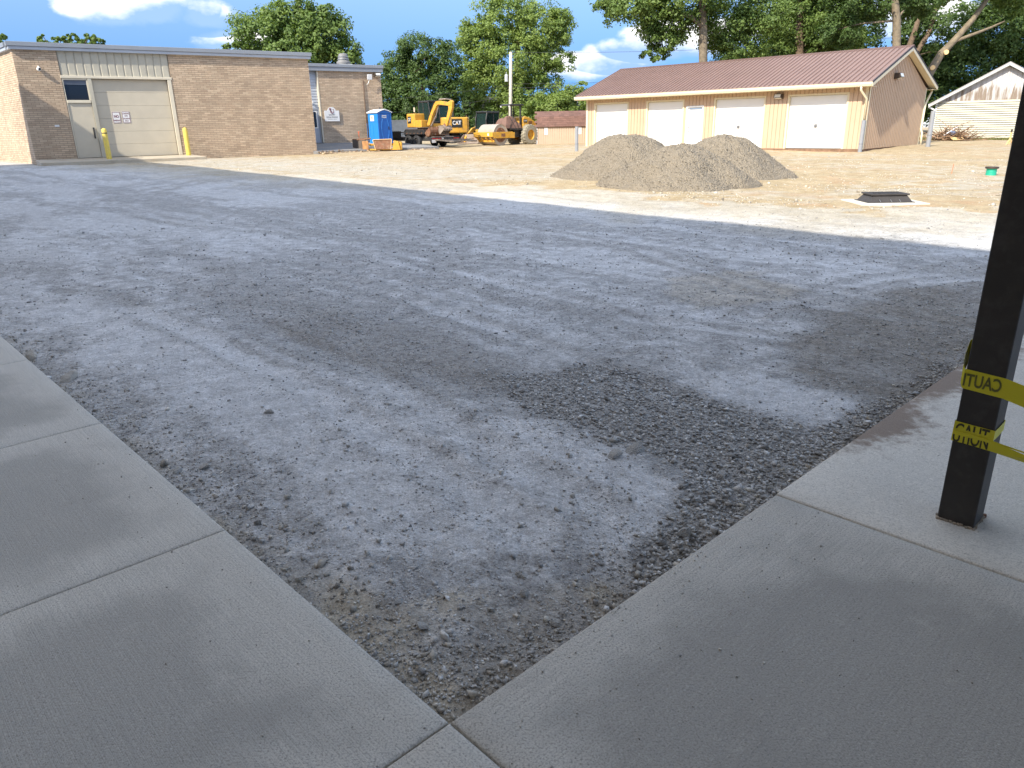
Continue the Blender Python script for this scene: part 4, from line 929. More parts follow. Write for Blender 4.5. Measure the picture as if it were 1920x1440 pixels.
a = MB(); a.prism([(yr-.16, zr_-.05), (yr, zr_+.045), (yr+.16, zr_-.05), (yr+.16, zr_-.06+.045-.03), (yr, zr_+.02), (yr-.16, zr_-.075)], 'x', -RO-.05, GL+RO+.05); a.build('ridge_cap', mat('ridge_metal', (.15, .085, .065), .45, .06, metal=.2), rfo)
for xx in (GL+RO, -RO-.03):
    a = MB(); a.prism([(-GOF-.01, GE+.135), (yr, zr_+.03), (GW_+GOF+.01, GE+.135), (GW_+GOF+.01, GE+.075), (yr, zr_-.05), (-GOF-.01, GE+.075)], 'x', xx, xx+.035); a.build('rake_flashing', MT['slate'], rfo)
    a = MB(); a.prism([(-GOF, GE+.07), (yr, zr_-.055), (GW_+GOF, GE+.07), (GW_+GOF, GE-.08), (yr, zr_-.20), (-GOF, GE-.08)], 'x', xx+.002, xx+.03); a.build('rake_board', MT['cream'], rfo)
# soffits
for xa, xb in ((GL+.044, GL+RO-.001), (-RO, -.01)):
    a = MB(); a.prism([(-GOF+.01, GE-.06), (yr, zr_-.19), (GW_+GOF-.01, GE-.06), (GW_+GOF-.01, GE-.045), (yr, zr_-.175), (-GOF+.01, GE-.045)], 'x', xa, xb); a.build('gable_soffit', MT['cream'], rfo)
a = MB(); a.bb(-RO, GL+RO, -GOF+.01, -.03, GE-.075, GE-.06); a.bb(-RO, GL+RO, GW_+.03, GW_+GOF-.01, GE-.075, GE-.06); a.build('eave_soffit', MT['cream'], rfo)
a = MB(); a.prism([(-GOF-.12, GE+.10), (-GOF-.12, GE+.02), (-GOF-.09, GE-.06), (-GOF-.0, GE-.08), (-GOF-.0, GE+.10), (-GOF-.01, GE+.10), (-GOF-.02, GE-.05), (-GOF-.08, GE-.04), (-GOF-.105, GE+.10)], 'x', -RO-.02, GL+RO+.02); a.build('gutter', MT['cream'], rfo)
a = MB(); a.bb(-RO-.02, GL+RO+.02, GW_+GOF, GW_+GOF+.12, GE-.06, GE+.09); a.build('gutter', MT['cream'], rfo, bevel=.02)
floodlight(ga_, gxl(4.06), -.005, 2.56, 0, 1.0)
fl = floodlight(ga_, GL+.023, 2.75, 3.30, math.pi/2, 1.15)
# downspouts
def spout(pts, parent, name='downspout', m='cream', s=.05):
    a = MB(); a.tube(pts, s, 8); return a.build(name, MT[m], parent, smooth=True)
spout([(GL-.10, -GOF-.04, GE-.05), (GL-.10, -GOF-.04, GE-.20), (GL-.02, -.12, GE-.55), (GL-.02, -.10, 1.45)], ga_)
spout([(GL+.09, GW_+GOF+.02, GE-.05), (GL+.09, GW_+GOF+.02, GE-.15), (GL+.08, GW_+.03, GE-.75), (GL+.08, GW_-.02, .95), (GL+.25, GW_-.35, .78), (GL+.28, GW_-.35, .2)], ga_)
# grey drain pipes set in the ground
def pipe(x, y, z0, z1, r, lab):
    t = thing('drain_pipe', lab, 'pipe', (x, y, z0)); a = MB(); a.lathe([(r, -.3), (r, z1-z0), (r-.012, z1-z0), (r-.012, z1-z0-.3)], n=20); a.build('pipe', MT['pvc'], t, smooth=False)
    a = MB(); a.lathe([(r+.001, .30*(z1-z0)), (r+.004, .31*(z1-z0)), (r+.004, .33*(z1-z0)), (r+.001, .34*(z1-z0))], n=20); a.build('printed_band', mat('pipe_mark', (.22, .23, .25), .5), t)
pc = Matrix.Rotation(ga_.rotation_euler.z, 3, 'Z') @ Vector((GL-.02, -.10, 0)); 
pipe(ga_.location.x+pc.x, ga_.location.y+pc.y, 0.0, 1.45, .085, 'grey plastic pipe under the downspout at the near corner of the tan garage')
pipe(19.9, 36.25, .22, 1.80, .10, 'grey plastic pipe under the white downspout beside the pale barn')
pipe(3.42, 37.94, .22, 1.41, .085, 'grey standpipe alone in front of the left end of the tan garage')

# ------------------------------------------------------------------ pale barn on the right
BA = (30.0, 45.9)
brn = thing('old_barn', 'pale barn with ivory lap siding and weathered white board gable', 'barn', (24.9, 45.2, .24), math.radians(-29))
hw = 3.25; EZ = 2.12; PK = 4.0; LB = 12
a = MB(); a.bb(0, 2*hw, .03, LB, -.3, EZ); a.prism([(-.0, EZ), (2*hw, EZ), (hw, PK-.15)], 'y', .06, LB); a.build('wall', MT['ivory'], brn)
sdg = MB(); nS = 18; h1 = (EZ+.02)/nS
for i in range(nS): sdg.prism([(.03, i*h1), (-.05, i*h1), (.0, (i+1)*h1-.02), (.03, (i+1)*h1-.014)], 'x', 0, 2*hw)
sdg.build('lap_siding', MT['ivory'], brn, kind='stuff')
WG = bpy.data.materials.new('weathered_white_boards'); WG.use_nodes = True
def wgm():
    N = WG.node_tree.nodes; L = WG.node_tree.links.new; B = N['Principled BSDF']; B.inputs['Roughness'].default_value = .9
    tcn = N.new('ShaderNodeTexCoord'); mp = N.new('ShaderNodeMapping'); mp.inputs['Scale'].default_value = (7, 7, .55); L(tcn.outputs['Object'], mp.inputs[0])
    n = N.new('ShaderNodeTexNoise'); n.inputs['Scale'].default_value = 1; n.inputs['Detail'].default_value = 7; n.inputs['Roughness'].default_value = .65; L(mp.outputs[0], n.inputs[0])
    n2 = N.new('ShaderNodeTexNoise'); n2.inputs['Scale'].default_value = .5; n2.inputs['Detail'].default_value = 3; L(tcn.outputs['Object'], n2.inputs[0])
    ad = N.new('ShaderNodeMath'); ad.operation = 'ADD'; L(n.outputs[0], ad.inputs[0]); L(n2.outputs[0], ad.inputs[1])
    sep_ = N.new('ShaderNodeSeparateXYZ'); L(tcn.outputs['Object'], sep_.inputs[0])
    lowm = N.new('ShaderNodeMapRange'); L(sep_.outputs[2], lowm.inputs[0]); lowm.inputs[1].default_value = 2.1; lowm.inputs[2].default_value = 3.6; lowm.inputs[3].default_value = .12; lowm.inputs[4].default_value = -.12
    rxm = N.new('ShaderNodeMapRange'); L(sep_.outputs[0], rxm.inputs[0]); rxm.inputs[1].default_value = .8; rxm.inputs[2].default_value = 2.4; rxm.inputs[3].default_value = -.12; rxm.inputs[4].default_value = .10
    ad2 = N.new('ShaderNodeMath'); ad2.operation = 'ADD'; L(ad.outputs[0], ad2.inputs[0]); L(lowm.outputs[0], ad2.inputs[1]); ad3 = N.new('ShaderNodeMath'); ad3.operation = 'ADD'; L(ad2.outputs[0], ad3.inputs[0]); L(rxm.outputs[0], ad3.inputs[1])
    mr = N.new('ShaderNodeMapRange'); L(ad3.outputs[0], mr.inputs[0]); mr.inputs[1].default_value = 1.0; mr.inputs[2].default_value = 1.14
    mx = N.new('ShaderNodeMix'); mx.data_type = 'RGBA'; L(mr.outputs[0], mx.inputs[0]); mx.inputs[6].default_value = (.48, .47, .46, 1); mx.inputs[7].default_value = (.22, .17, .13, 1); L(mx.outputs[2], B.inputs['Base Color'])
wgm()
gb = thing('gable', None, None); gb.parent = brn
nb = 28; bw2 = 2*hw/nb; z00 = EZ+.01
for i in range(nb):
    x0 = i*bw2; x1 = x0+bw2-.014; f = lambda x: EZ-.02+(min(x, 2*hw-x))*(PK-.1-EZ)/hw
    if f((x0+x1)/2) < z00+.06: continue
    a = MB(); za, zb = max(f(x0), z00+.01), max(f(x1), z00+.01)
    yo = .02+random.uniform(0, .012)
    a.add([(x0, yo, z00), (x1, yo, z00), (x1, .058, z00), (x0, .058, z00), (x0, yo, za), (x1, yo, zb), (x1, .058, zb), (x0, .058, za)], [(0, 1, 2, 3), (4, 7, 6, 5), (0, 4, 5, 1), (1, 5, 6, 2), (2, 6, 7, 3), (3, 7, 4, 0)])
    a.build('board', WG, gb)
a = MB(); t_ = .10; s2_ = (PK-EZ)/hw
a.prism([(-.35, EZ-.35*s2_+.02), (hw, PK), (2*hw+.35, EZ-.35*s2_+.02), (2*hw+.35, EZ-.35*s2_+.10), (hw, PK+.09), (-.35, EZ-.35*s2_+.10)], 'y', -.30, LB+.2); a.build('roof', mat('barn_roof', (.30, .28, .26), .7, .1), brn)
a = MB(); a.prism([(-.36, EZ-.35*s2_-.10), (hw, PK-.11), (2*hw+.36, EZ-.35*s2_-.10), (2*hw+.36, EZ-.35*s2_+.04), (hw, PK+.035), (-.36, EZ-.35*s2_+.04)], 'y', -.33, -.302); a.build('rake_board', MT['gwall'], brn)
a = MB(); a.bb(0, 2*hw, -.02, .02, EZ-.03, EZ+.005); a.build('band_board', MT['trimcream'], brn)
a = MB(); a.bb(-.01, .08, -.025, -.016, 0, EZ-.03); a.build('corner_trim', MT['white'], brn)
spout([(-.33, -.1, EZ-.12), (-.33, -.15, EZ-.28), (-.02, -.10, EZ-.45), (-.02, -.10, EZ-1.0), (-.25, -.12, -.05)], brn, m='white', s=.055)
# grass strip at its foot
ng = 5200; X = rng.uniform(23.5, 36, ng); Y = 45.2-(X-24.9)*.554-rng.uniform(-.1, 1.5, ng); hgt_ = rng.uniform(.03, .15, ng); ang = rng.uniform(0, 6.28, ng)
zt = height(X, Y); dx = np.cos(ang)*.035; dy = np.sin(ang)*.035
V = np.stack([np.stack([X-dx, Y-dy, zt-.02], 1), np.stack([X+dx, Y+dy, zt-.02], 1), np.stack([X+dy*.8, Y-dx*.8, zt+hgt_], 1)], 1).reshape(-1, 3)
me = np_mesh('grass', V, np.arange(ng*3).reshape(-1, 3), False, {'rnd': ('FACE', rng.random(ng))})
o = link('grass', me, leafmat('dry_grass', (.10, .11, .03), (.24, .22, .09)), kind='stuff'); o['label'] = 'short dry grass along the foot of the pale barn'
# brush pile
bp_ = thing('brush_pile', 'heap of cut branches and boards beside the pale barn corner', 'brush pile', (24.9, 43.2, .26))
a = MB()
for i in range(230):
    th_ = rng.uniform(0, 6.28); L2 = rng.uniform(.3, 1.2); r0 = rng.normal(0, .45); r1 = rng.normal(0, .35); zz = abs(rng.normal(.18, .2))
    el = rng.normal(.1, .35); p0 = Vector((r0*1.5, r1, max(.02, zz*math.exp(-r0*r0)))); p1 = p0+Vector((math.cos(th_)*math.cos(el), math.sin(th_)*math.cos(el), abs(math.sin(el))))*L2
    a.tube([p0, (p0+p1)/2+Vector((0, 0, rng.normal(0, .04))), p1], [.025, .018, .008], 4, cap=False)
a.build('branches', MT['twig'], bp_, kind='stuff')
a = MB(); a.box((.1, -.55, .12), (.75, .3, .03), rz=.2, rx=.5); a.build('board', MT['cutwood'], bp_)
a = MB(); a.tube([(-.6, -.4, .3), (.15, -.3, .75)], .03, 6); a.build('pale_stick', MT['white'], bp_)
a = MB(); a.box((-.1, -.35, .42), (.35, .25, .2), rz=.5, rx=.4); a.build('rag', mat('blue_grey_rag', (.16, .2, .3), .8), bp_, bevel=.06)
# stake
st_ = thing('survey_stake', 'short wooden survey stake with a leg brace in front of the pale barn', 'stake', (24.05, 36.7, .24), .3)
a = MB(); a.box((0, 0, .30), (.05, .05, .62)); a.box((.12, 0, .10), (.04, .04, .34), ry=-.6); a.box((-.10, 0, .10), (.04, .04, .34), ry=.6); a.build('stake', MT['cutwood'], st_); a = MB(); a.bb(-.028, .028, -.028, .028, .54, .66); a.build('painted_tip', MT['lampbronze'], st_)
# orange pin flag
fl_ = thing('marker_pin', 'thin orange marker pin with paint on the sand', 'marker', (11.82, 20.16, .05)); a = MB(); a.tube([(0, 0, 0), (.02, 0, .28)], .007, 5); a.build('pin', MT['orange'], fl_)
a = MB(); 
for i in range(26): a.box((rng.normal(0, .12), rng.normal(0, .09), .012), (.05, .03, .012), rz=rng.uniform(0, 3))
a.build('paint_specks', mat('orange_sand', (.62, .26, .13), .9), fl_)
# green riser
gr_ = thing('drain_riser', 'green plastic riser with dark lid standing on the sand', 'drain riser', (12.44, 19.47, .05))
a = MB(); a.lathe([(.125, -.05), (.13, .0), (.118, .03), (.118, .17), (.13, .19)], n=24); a.lathe([(.121, .06), (.126, .07), (.121, .08)], n=24); a.lathe([(.121, .11), (.126, .12), (.121, .13)], n=24); a.build('riser', MT['greenplastic'], gr_, smooth=True)
a = MB(); a.lathe([(0, .235), (.15, .235), (.155, .225), (.155, .192), (0, .192)], n=24); a.build('lid', mat('lid_dark', (.05, .03, .022), .6), gr_)
# catch basin with riser cover
cb_ = thing('catch_basin', 'black cast cover with grate on a square pale concrete pad', 'catch basin', (7.12, 14.17, -.02), math.radians(-3))
a = MB(); a.bb(-.62, .62, -.50, .50, -.1, .045); a.build('pad', MT['padconc'], cb_, bevel=.012)
a = MB(); b0_ = [(-.40, -.30), (.40, -.30), (.40, .30), (-.40, .30)]; t0_ = [(-.31, -.22), (.31, -.22), (.31, .22), (-.31, .22)]
V = [(x, y, .047) for x, y in b0_]+[(x, y, .17) for x, y in t0_]; a.add(V, [(0, 1, 5, 4), (1, 2, 6, 5), (2, 3, 7, 6), (3, 0, 4, 7), (0, 3, 2, 1), (4, 5, 6, 7)]); a.bb(-.43, .43, -.33, .33, .046, .058); a.build('cover', MT['iron'], cb_, bevel=.006)
a = MB(); a.bb(-.345, .345, -.25, -.215, .171, .2); a.bb(-.345, .345, .215, .25, .171, .2); a.bb(-.345, -.31, -.214, .214, .171, .2); a.bb(.31, .345, -.214, .214, .171, .2); a.build('rim', MT['iron'], cb_, bevel=.004)
for i in range(8): a = MB(); xx = -.28+i*.08; a.bb(xx-.016, xx+.016, -.214, .214, .172, .197); a.build('grate_bar', MT['iron'], cb_)
for xx in (-.2, 0, .16): a = MB(); a.tube([(xx, -.33, .06), (xx-.015, -.29, .10)], .006, 5); a.build('lifting_pin', MT['steel'], cb_)
# ------------------------------------------------------------------ stone piles
def pile(cx, cy, rx, ry, H, top, rot, seed, lab):
    n1, n2 = 96, 150; V = []
    rr_ = np.linspace(0, 1.22, n1); aa_ = np.linspace(0, 2*np.pi, n2, endpoint=False); R, A = np.meshgrid(rr_, aa_, indexing='ij')
    lx = R*np.cos(A)*rx; ly = R*np.sin(A)*ry; c, s = math.cos(rot), math.sin(rot); X = cx+lx*c-ly*s; Y = cy+lx*s+ly*c
    wob = 1+.20*(fbm(np.cos(A)*1.3+seed, np.sin(A)*1.3+seed, 3, seed)-.5)*2
    Rn = R/wob; h = np.clip((1-Rn)/(1-top), 0, 1.35); h = np.where(h > .8, .8+.2*(1-np.exp(-(h-.8)/.2))*1.1, h); h = np.clip(h, 0, 1.05)
    h = h - .05*(1-Rn)*(fbm(A*4, R*.8, 2, seed+3)-.5)
    Z = gz0(X, Y)-.10*ss((Rn-.95)/.15)-.02+H*h+(fbm(X*1.3, Y*1.3, 3, seed+5)-.5)*.26*ss((1.1-Rn)/.35)+(fbm(X*4, Y*4, 4, seed+9)-.5)*.09*ss((1.15-Rn)/.3)+(fbm(X*22, Y*22, 3, seed+6)-.5)*.05*ss((1.1-Rn)/.2)
    V = np.stack([X, Y, Z], -1).reshape(-1, 3)
    I, J = np.meshgrid(np.arange(n1-1), np.arange(n2), indexing='ij'); F = np.stack([I*n2+J, (I+1)*n2+J, (I+1)*n2+(J+1) % n2, I*n2+(J+1) % n2], -1).reshape(-1, 4)
    t = thing('gravel_pile', lab, 'gravel pile', (0, 0, 0), 0, 'piles of crushed stone in front of the garage')
    link('mound', np_mesh('mound', V, F, False), PM, t)
    # surface stones
    ns = 7500; a_ = rng.uniform(0, 2*np.pi, ns); r_ = np.sqrt(rng.uniform(0, 1, ns))*1.08+np.abs(rng.normal(0, .05, ns)); ii = np.clip((r_/1.22*(n1-1)).astype(int), 0, n1-1); jj = (a_/(2*np.pi)*n2).astype(int) % n2
    P_ = np.stack([X, Y, Z], -1)[ii, jj]+rng.normal(0, .01, (ns, 3))
    o = scatter('pile_stones', P_[:, 0], P_[:, 1], rng.uniform(.007, .019, ns), PS, 'loose stones', z=P_[:, 2]); del o['label']; o.parent = t
def pmat():
    m = mat('pile_stone', (.255, .215, .16), .92, .2, 30, rnd=0, bump=0, dirt=(.22, .19, .15), dscale=25); N = m.node_tree.nodes; L = m.node_tree.links.new
    g = N.new('ShaderNodeNewGeometry'); v = N.new('ShaderNodeTexVoronoi'); v.inputs['Scale'].default_value = 26; L(g.outputs['Position'], v.inputs[0])
    b = N.new('ShaderNodeBump'); b.inputs['Strength'].default_value = 1; b.inputs['Distance'].default_value = .04; b.invert = True; L(v.outputs['Distance'], b.inputs['Height']); L(b.outputs[0], N['Principled BSDF'].inputs['Normal']); return m
PM = pmat(); PS = mat('pile_chip', (.20, .17, .13), .92, .2, 30, rnd=.3, col2=(.36, .315, .25))
pile(3.35, 21.2, 2.15, 1.6, 1.05, .30, -.25, 11, 'left gravel pile with a broad flat top, nearest the grey standpipe')
pile(5.85, 20.5, 2.0, 1.5, 1.15, .16, -.2, 23, 'right gravel pile, the tallest and most pointed')
pile(4.2, 18.35, 1.95, 1.6, .95, .22, -.15, 37, 'nearest gravel pile, low and broad, in front of the other two')
# ------------------------------------------------------------------ portable toilet
tl = thing('portable_toilet', 'blue portable toilet with white roof beside the brick wing', 'portable toilet', (-7.68, 47.0, .50), math.radians(-44))
# local +x points out of the door
a = MB(); a.bb(-.5, .5, -.52, .52, .0, .12); a.build('skid', MT['blued'], tl, bevel=.01)
a = MB(); a.bb(-.49, .46, -.50, .50, .12, 1.86); a.prism([(-.50, 1.86), (.50, 1.86), (.0, 2.02)], 'x', -.49, .46); a.build('cabin', MT['bluel'], tl, bevel=.012)
a = MB()
for y in (-.25, 0, .25): a.bb(-.505, .47, y*0-.515, y*0-.50, .14, 1.84) if False else a.bb(-.35+y*1.2, -.33+y*1.2, -.512, -.500, .16, 1.30)
a.bb(-.47, .45, -.512, -.500, 1.36, 1.40); a.build('moulded_rib', MT['bluel'], tl)
a = MB(); a.bb(.46, .485, -.40, .40, .14, 1.84); dr_ = a.build('door', MT['blued'], tl, bevel=.008)
a = MB(); a.bb(.455, .50, -.50, -.405, .12, 1.90); a.bb(.455, .50, .405, .50, .12, 1.90); a.prism([(-.50, 1.845), (.50, 1.845), (.50, 1.90), (0, 2.02), (-.50, 1.90)], 'x', .455, .50); a.build('door_frame', MT['blued'], tl, bevel=.006)
RB = mat('blue_rib_light', (.05, .25, .62), .4, .02)
a = MB(); 
for sx_ in (-1, 1): a.tube([(.488, sx_*(.13+.14*abs(math.cos(t*1.57))**1.0) , .95+.70*t) for t in np.linspace(-1, 1, 15)], .011, 6)
a.build('moulded_curve', RB, dr_)
a = MB(); a.bb(.486, .50, .24, .29, .92, 1.1); a.build('latch', MT['machblack'], dr_)
a = MB(); a.bb(.486, .492, -.20, .14, 1.58, 1.74); a.build('door_sign', MT['signwhite'], dr_)
a = MB(); a.bb(.4921, .493, -.16, .10, 1.64, 1.68); a.build('print', MT['blued'], dr_)
a = MB(); a.bb(-.24, .12, -.520, -.513, 1.42, 1.74); nb_ = a.build('notice', MT['signwhite'], tl)
a = MB(); a.lathe([(0, -.5225), (.07, -.5225), (.07, -.521)], (-.06, 0, 1.60), 12, 'y'); a.build('print', mat('notice_print', (.72, .25, .18), .5, .1, 20), nb_)
a = MB(); a.prism([(-.56, 1.86), (-.56, 1.92), (-.30, 2.02), (0, 2.09), (.30, 2.02), (.56, 1.92), (.56, 1.86), (.28, 1.97), (0, 2.035), (-.28, 1.97)], 'x', -.53, .54); a.build('roof', mat('white_roof_plastic', (.74, .77, .80), .4, .03), tl, bevel=.012)
a = MB(); a.tube([(-.38, .35, 1.5), (-.38, .35, 2.2)], .04, 8); a.build('vent_pipe', MT['machblack'], tl)
# ------------------------------------------------------------------ grading attachment in front of it
bl_ = thing('grading_attachment', 'rusty box grader attachment with yellow frame lying in front of the toilet', 'grading attachment', (-7.95, 43.3, .30), 0)
a = MB(); a.prism([(-1.02, 1.35), (-.98, 1.37), (.02, -.13), (-.02, -.15)], 'z', .02, .60); a.build('side_plate', mat('side_plate', (.12, .10, .085), .7, .25, 3, dirt=(.2, .13, .09)), bl_)
a = MB(); a.tube([(-1.0, 1.36, .62), (.0, -.14, .60)], .03, 6); a.tube([(-1.0, 1.36, .02), (.0, -.14, .02)], .03, 6); a.tube([(-1.0, 1.36, .02), (-1.0, 1.36, .62)], .03, 6); a.build('edge_bar', MT['rust'], bl_)
a = MB(); a.box((.0, -.18, .28), (.34, .06, .52), rz=-.1); a.build('cutting_edge', mat('orange_rust_plate', (.45, .22, .08), .7, .3, 6, dirt=(.2, .1, .06)), bl_, bevel=.01)
a = MB(); a.bb(.1, 1.9, .25, .37, .30, .40); a.bb(.1, 1.9, .95, 1.07, .26, .36); a.bb(.15, .25, .25, 1.1, .26, .36); a.bb(1.72, 1.84, -.25, 1.1, .2, .5); a.bb(.05, 1.9, -.15, -.07, .04, .12); a.build('frame', MT['cat'], bl_, bevel=.01)
a = MB(); a.add([(.42, -.10, .58), (1.46, -.10, .60), (1.40, -.22, .10), (.56, -.22, .10), (.42, .10, .58), (1.46, .10, .60), (1.40, -.16, .10), (.56, -.16, .10)], [(0, 1, 2, 3), (7, 6, 5, 4), (0, 4, 5, 1), (1, 5, 6, 2), (2, 6, 7, 3), (3, 7, 4, 0)]); a.build('blade', MT['rust'], bl_)
a = MB(); a.tube([(.44, -.13, .60), (1.47, -.13, .62)], .022, 6); a.tube([(.42, -.13, .60), (.56, -.25, .08)], .025, 6); a.tube([(1.47, -.13, .62), (1.42, -.25, .08)], .025, 6); a.build('blade_rim', mat('cream_rim', (.62, .42, .2), .6, .2), bl_)
a = MB(); a.prism([(1.50, .05), (1.62, .56), (1.86, .50), (1.96, .05)], 'y', -.30, -.22); a.bb(1.80, 2.02, -.20, .12, .04, .46); a.build('end_plate', MT['cat'], bl_, bevel=.01)
a = MB(); a.tube([(-.62, .6, .62), (.2, .5, .66)], .04, 6); a.build('cross_bar', MT['rust'], bl_)
mk_ = thing('marker_post', 'thin orange marker post behind the grading attachment', 'marker', (-8.65, 45.1, .4)); a = MB(); a.tube([(0, 0, 0), (0, 0, .95)], .022, 6); a.tube([(-.08, 0, .92), (.08, 0, .92)], .012, 5); a.build('rod', MT['orange'], mk_)
# ------------------------------------------------------------------ trailer
hd = math.atan2(.72, -.69)
tr = thing('equipment_trailer', 'black tandem axle equipment trailer carrying the small excavator', 'trailer', (-5.22, 49.6, .32), hd)
TB = MT['machblack']
def wheel(parent, x, y, r, w_, rim='machblack', tyre='rubber', lugs=0, rr=.55):
    wh = MB(); s = 1 if y > 0 else -1
    wh.lathe([(r*rr, -w_/2), (r*.88, -w_/2), (r, -w_*.36), (r, w_*.36), (r*.88, w_/2), (r*rr, w_/2)], (x, y, r), 28, 'y')
    o = wh.build('wheel', MT[tyre], parent, smooth=False)
    q_ = MB(); q_.lathe([(0, -w_*.30), (r*rr*.35, -w_*.30), (r*rr*.4, -w_*.18), (r*rr*.9, -w_*.2), (r*rr*1.01, -w_*.48), (r*rr*1.01, w_*.48), (r*rr*.9, w_*.2), (r*rr*.4, w_*.18), (r*rr*.35, w_*.3), (0, w_*.30)], (x, y, r), 20, 'y')
    q_.build('rim', MT[rim], o)
    if lugs:
        l_ = MB()
        for k in range(lugs):
            t = 2*math.pi*k/lugs
            for sd_s in (-1, 1):
                t2 = t+(math.pi/lugs if sd_s > 0 else 0)
                l_.box((x+(r+.01)*math.cos(t2), y+sd_s*w_*.24, r+(r+.01)*math.sin(t2)), (.05, w_*.50, .13*r), ry=-t2, rz=0)
        l_.build('tread', MT[tyre], o)
    return o
for sy_ in (1, -1):
    for sx_ in (.43, -.43): wheel(tr, sx_, 1.02*sy_, .37, .22)
a = MB(); 
for sy_ in (1, -1): a.prism([(-.95, .80), (-.80, .83), (.80, .83), (.95, .80), (.95, .78), (-.95, .78)], 'y', .88*sy_, 1.18*sy_); 
a.build('fender', TB, tr)
a = MB(); a.bb(-1.9, 4.0, -.88, .88, .50, .60); a.bb(-1.9, 4.0, .80, .88, .38, .499); a.bb(-1.9, 4.0, -.88, -.80, .38, .499); a.bb(-1.98, -1.9, -1.12, 1.12, .36, .58); a.prism([(4.0, -.5), (5.2, -.08), (5.2, .08), (4.0, .5)], 'z', .42, .54); a.build('deck', TB, tr, bevel=.01)
a = MB()
for k in range(18): a.bb(-1.85+k*.325, -1.85+k*.325+.29, -.78, .78, .602, .635)
a.build('deck_boards', MT['worn'], tr)
a = MB(); a.bb(1.3, 3.8, 1.0, 1.1, .60, .98); a.bb(-.9, 1.2, 1.02, 1.12, .86, .93); a.tube([(3.1, .9, .6), (3.1, .9, 1.25), (3.5, .9, 1.25), (3.5, .9, .6)], .025, 6); a.tube([(3.7, .3, .6), (3.7, .3, 1.35), (4.0, .3, 1.35), (4.0, .3, .6)], .025, 6); a.build('side_rail', TB, tr)
a = MB(); a.box((2.9, .98, .68), (1.2, .06, .10)); a.prism([(3.2, .7), (3.5, .7), (3.4, 1.1)], 'y', .95, 1.0); a.build('yellow_brace', MT['cat'], tr)
a = MB()
for k, y in enumerate((-1.0, -.75, .45, .7, .95)): a.bb(-1.995, -1.985, y-.1, y+.1, .50, .55)
a.build('reflector', mat('red_reflector', (.55, .02, .03), .3), tr)
a = MB(); a.bb(-1.995, -1.985, .15, .30, .49, .56); a.build('reflector', MT['white'], tr, label='white reflector strip')
a = MB(); a.bb(-2.03, -2.02, .80, 1.12, .28, .46); a.build('number_plate', MT['signwhite'], tr)
a = MB(); 
for sy_ in (.25, -1.05): a.box((-2.9, sy_+.35, .40), (1.9, .55, .07), ry=-.06)
for k in range(6): a.box((-2.1-k*.3, -.05, .46), (.05, 1.7, .05))
a.build('ramp', mat('ramp_steel', (.10, .085, .075), .7, .25, 5, dirt=(.25, .2, .16)), tr)
# ------------------------------------------------------------------ small excavator on the trailer (faces the trailer's rear)
P_ = Matrix.Rotation(hd, 3, 'Z') @ Vector((.15, .05, 0))
ex = thing('mini_excavator', 'yellow small excavator with black cab loaded on the trailer, arm folded down', 'excavator', (-5.22+P_.x, 49.6+P_.y, .32+.64), hd+math.pi)
ex.scale = (.85, .85, .85)
def tracks(parent, L2, w_, h_, gy_):
    for s in (-1, 1):
        n = 24; a = MB(); prof = []
        for k in range(n):
            t = 2*math.pi*k/n; cx_ = (L2/2-h_/2)*(1 if math.cos(t) > 0 else -1); prof.append((cx_+h_/2*math.cos(t), h_/2+h_/2*math.sin(t)))
        a.prism(prof, 'y', s*gy_-w_/2, s*gy_+w_/2); o = a.build('track', MT['machblack'], parent, bevel=.01)
        g_ = MB()
        for k in range(int(L2/.15)): xx = -L2/2+h_/3+k*.15; g_.bb(xx, xx+.07, s*gy_-w_/2, s*gy_+w_/2, h_, h_+.02)
        for k in range(5): g_.lathe([(0, s*gy_-w_/2-.012), (.09, s*gy_-w_/2-.012), (.09, s*gy_+w_/2+.012), (0, s*gy_+w_/2+.012)], (-L2/2+.35+k*(L2-.7)/4, 0, h_*.42), 10, 'y')
        g_.build('roller', MT['rust'], o)
def houseshape(a, xr, xf, wy, z0, z1):
    # rounded counterweight outline, plan view
    pl = [(xf, -wy), (xf, wy)]+[(xr+.55*(1-math.cos(t))-.0, wy*math.cos(0)*1.0 if False else wy-.0-(.55*(1-math.sin(t)) if False else 0)) for t in []]
    arc = []
    for k in range(13):
        t = math.pi/2+math.pi*k/12; arc.append((xr+.5+.5*math.cos(t), (wy-.35)*(1 if k < 6 else -1 if k > 6 else 0)+.35*math.sin(t)))
    a.prism([(xf, -wy), (xf, wy)]+arc, 'z', z0, z1)
tracks(ex, 2.5, .38, .52, .72)
a = MB(); a.lathe([(0, .50), (.45, .50), (.45, .62), (0, .62)], n=24); a.bb(-.5, .5, -.5, .5, .2, .45); a.build('undercarriage', MT['machblack'], ex)
a = MB(); a.box((1.55, 0, .25), (.08, 1.9, .36)); a.bb(.9, 1.5, -.5, -.4, .18, .3); a.bb(.9, 1.5, .4, .5, .18, .3); a.build('dozer_blade', MT['rust'], ex)
a = MB(); houseshape(a, -1.05, .2, .92, .64, 1.62); a.build('engine_cover', MT['cat'], ex, bevel=.07, seg=3)
a = MB(); a.bb(.2, .95, -.9, -.05, .64, 1.15); a.build('side_cover', MT['cat'], ex, bevel=.04)
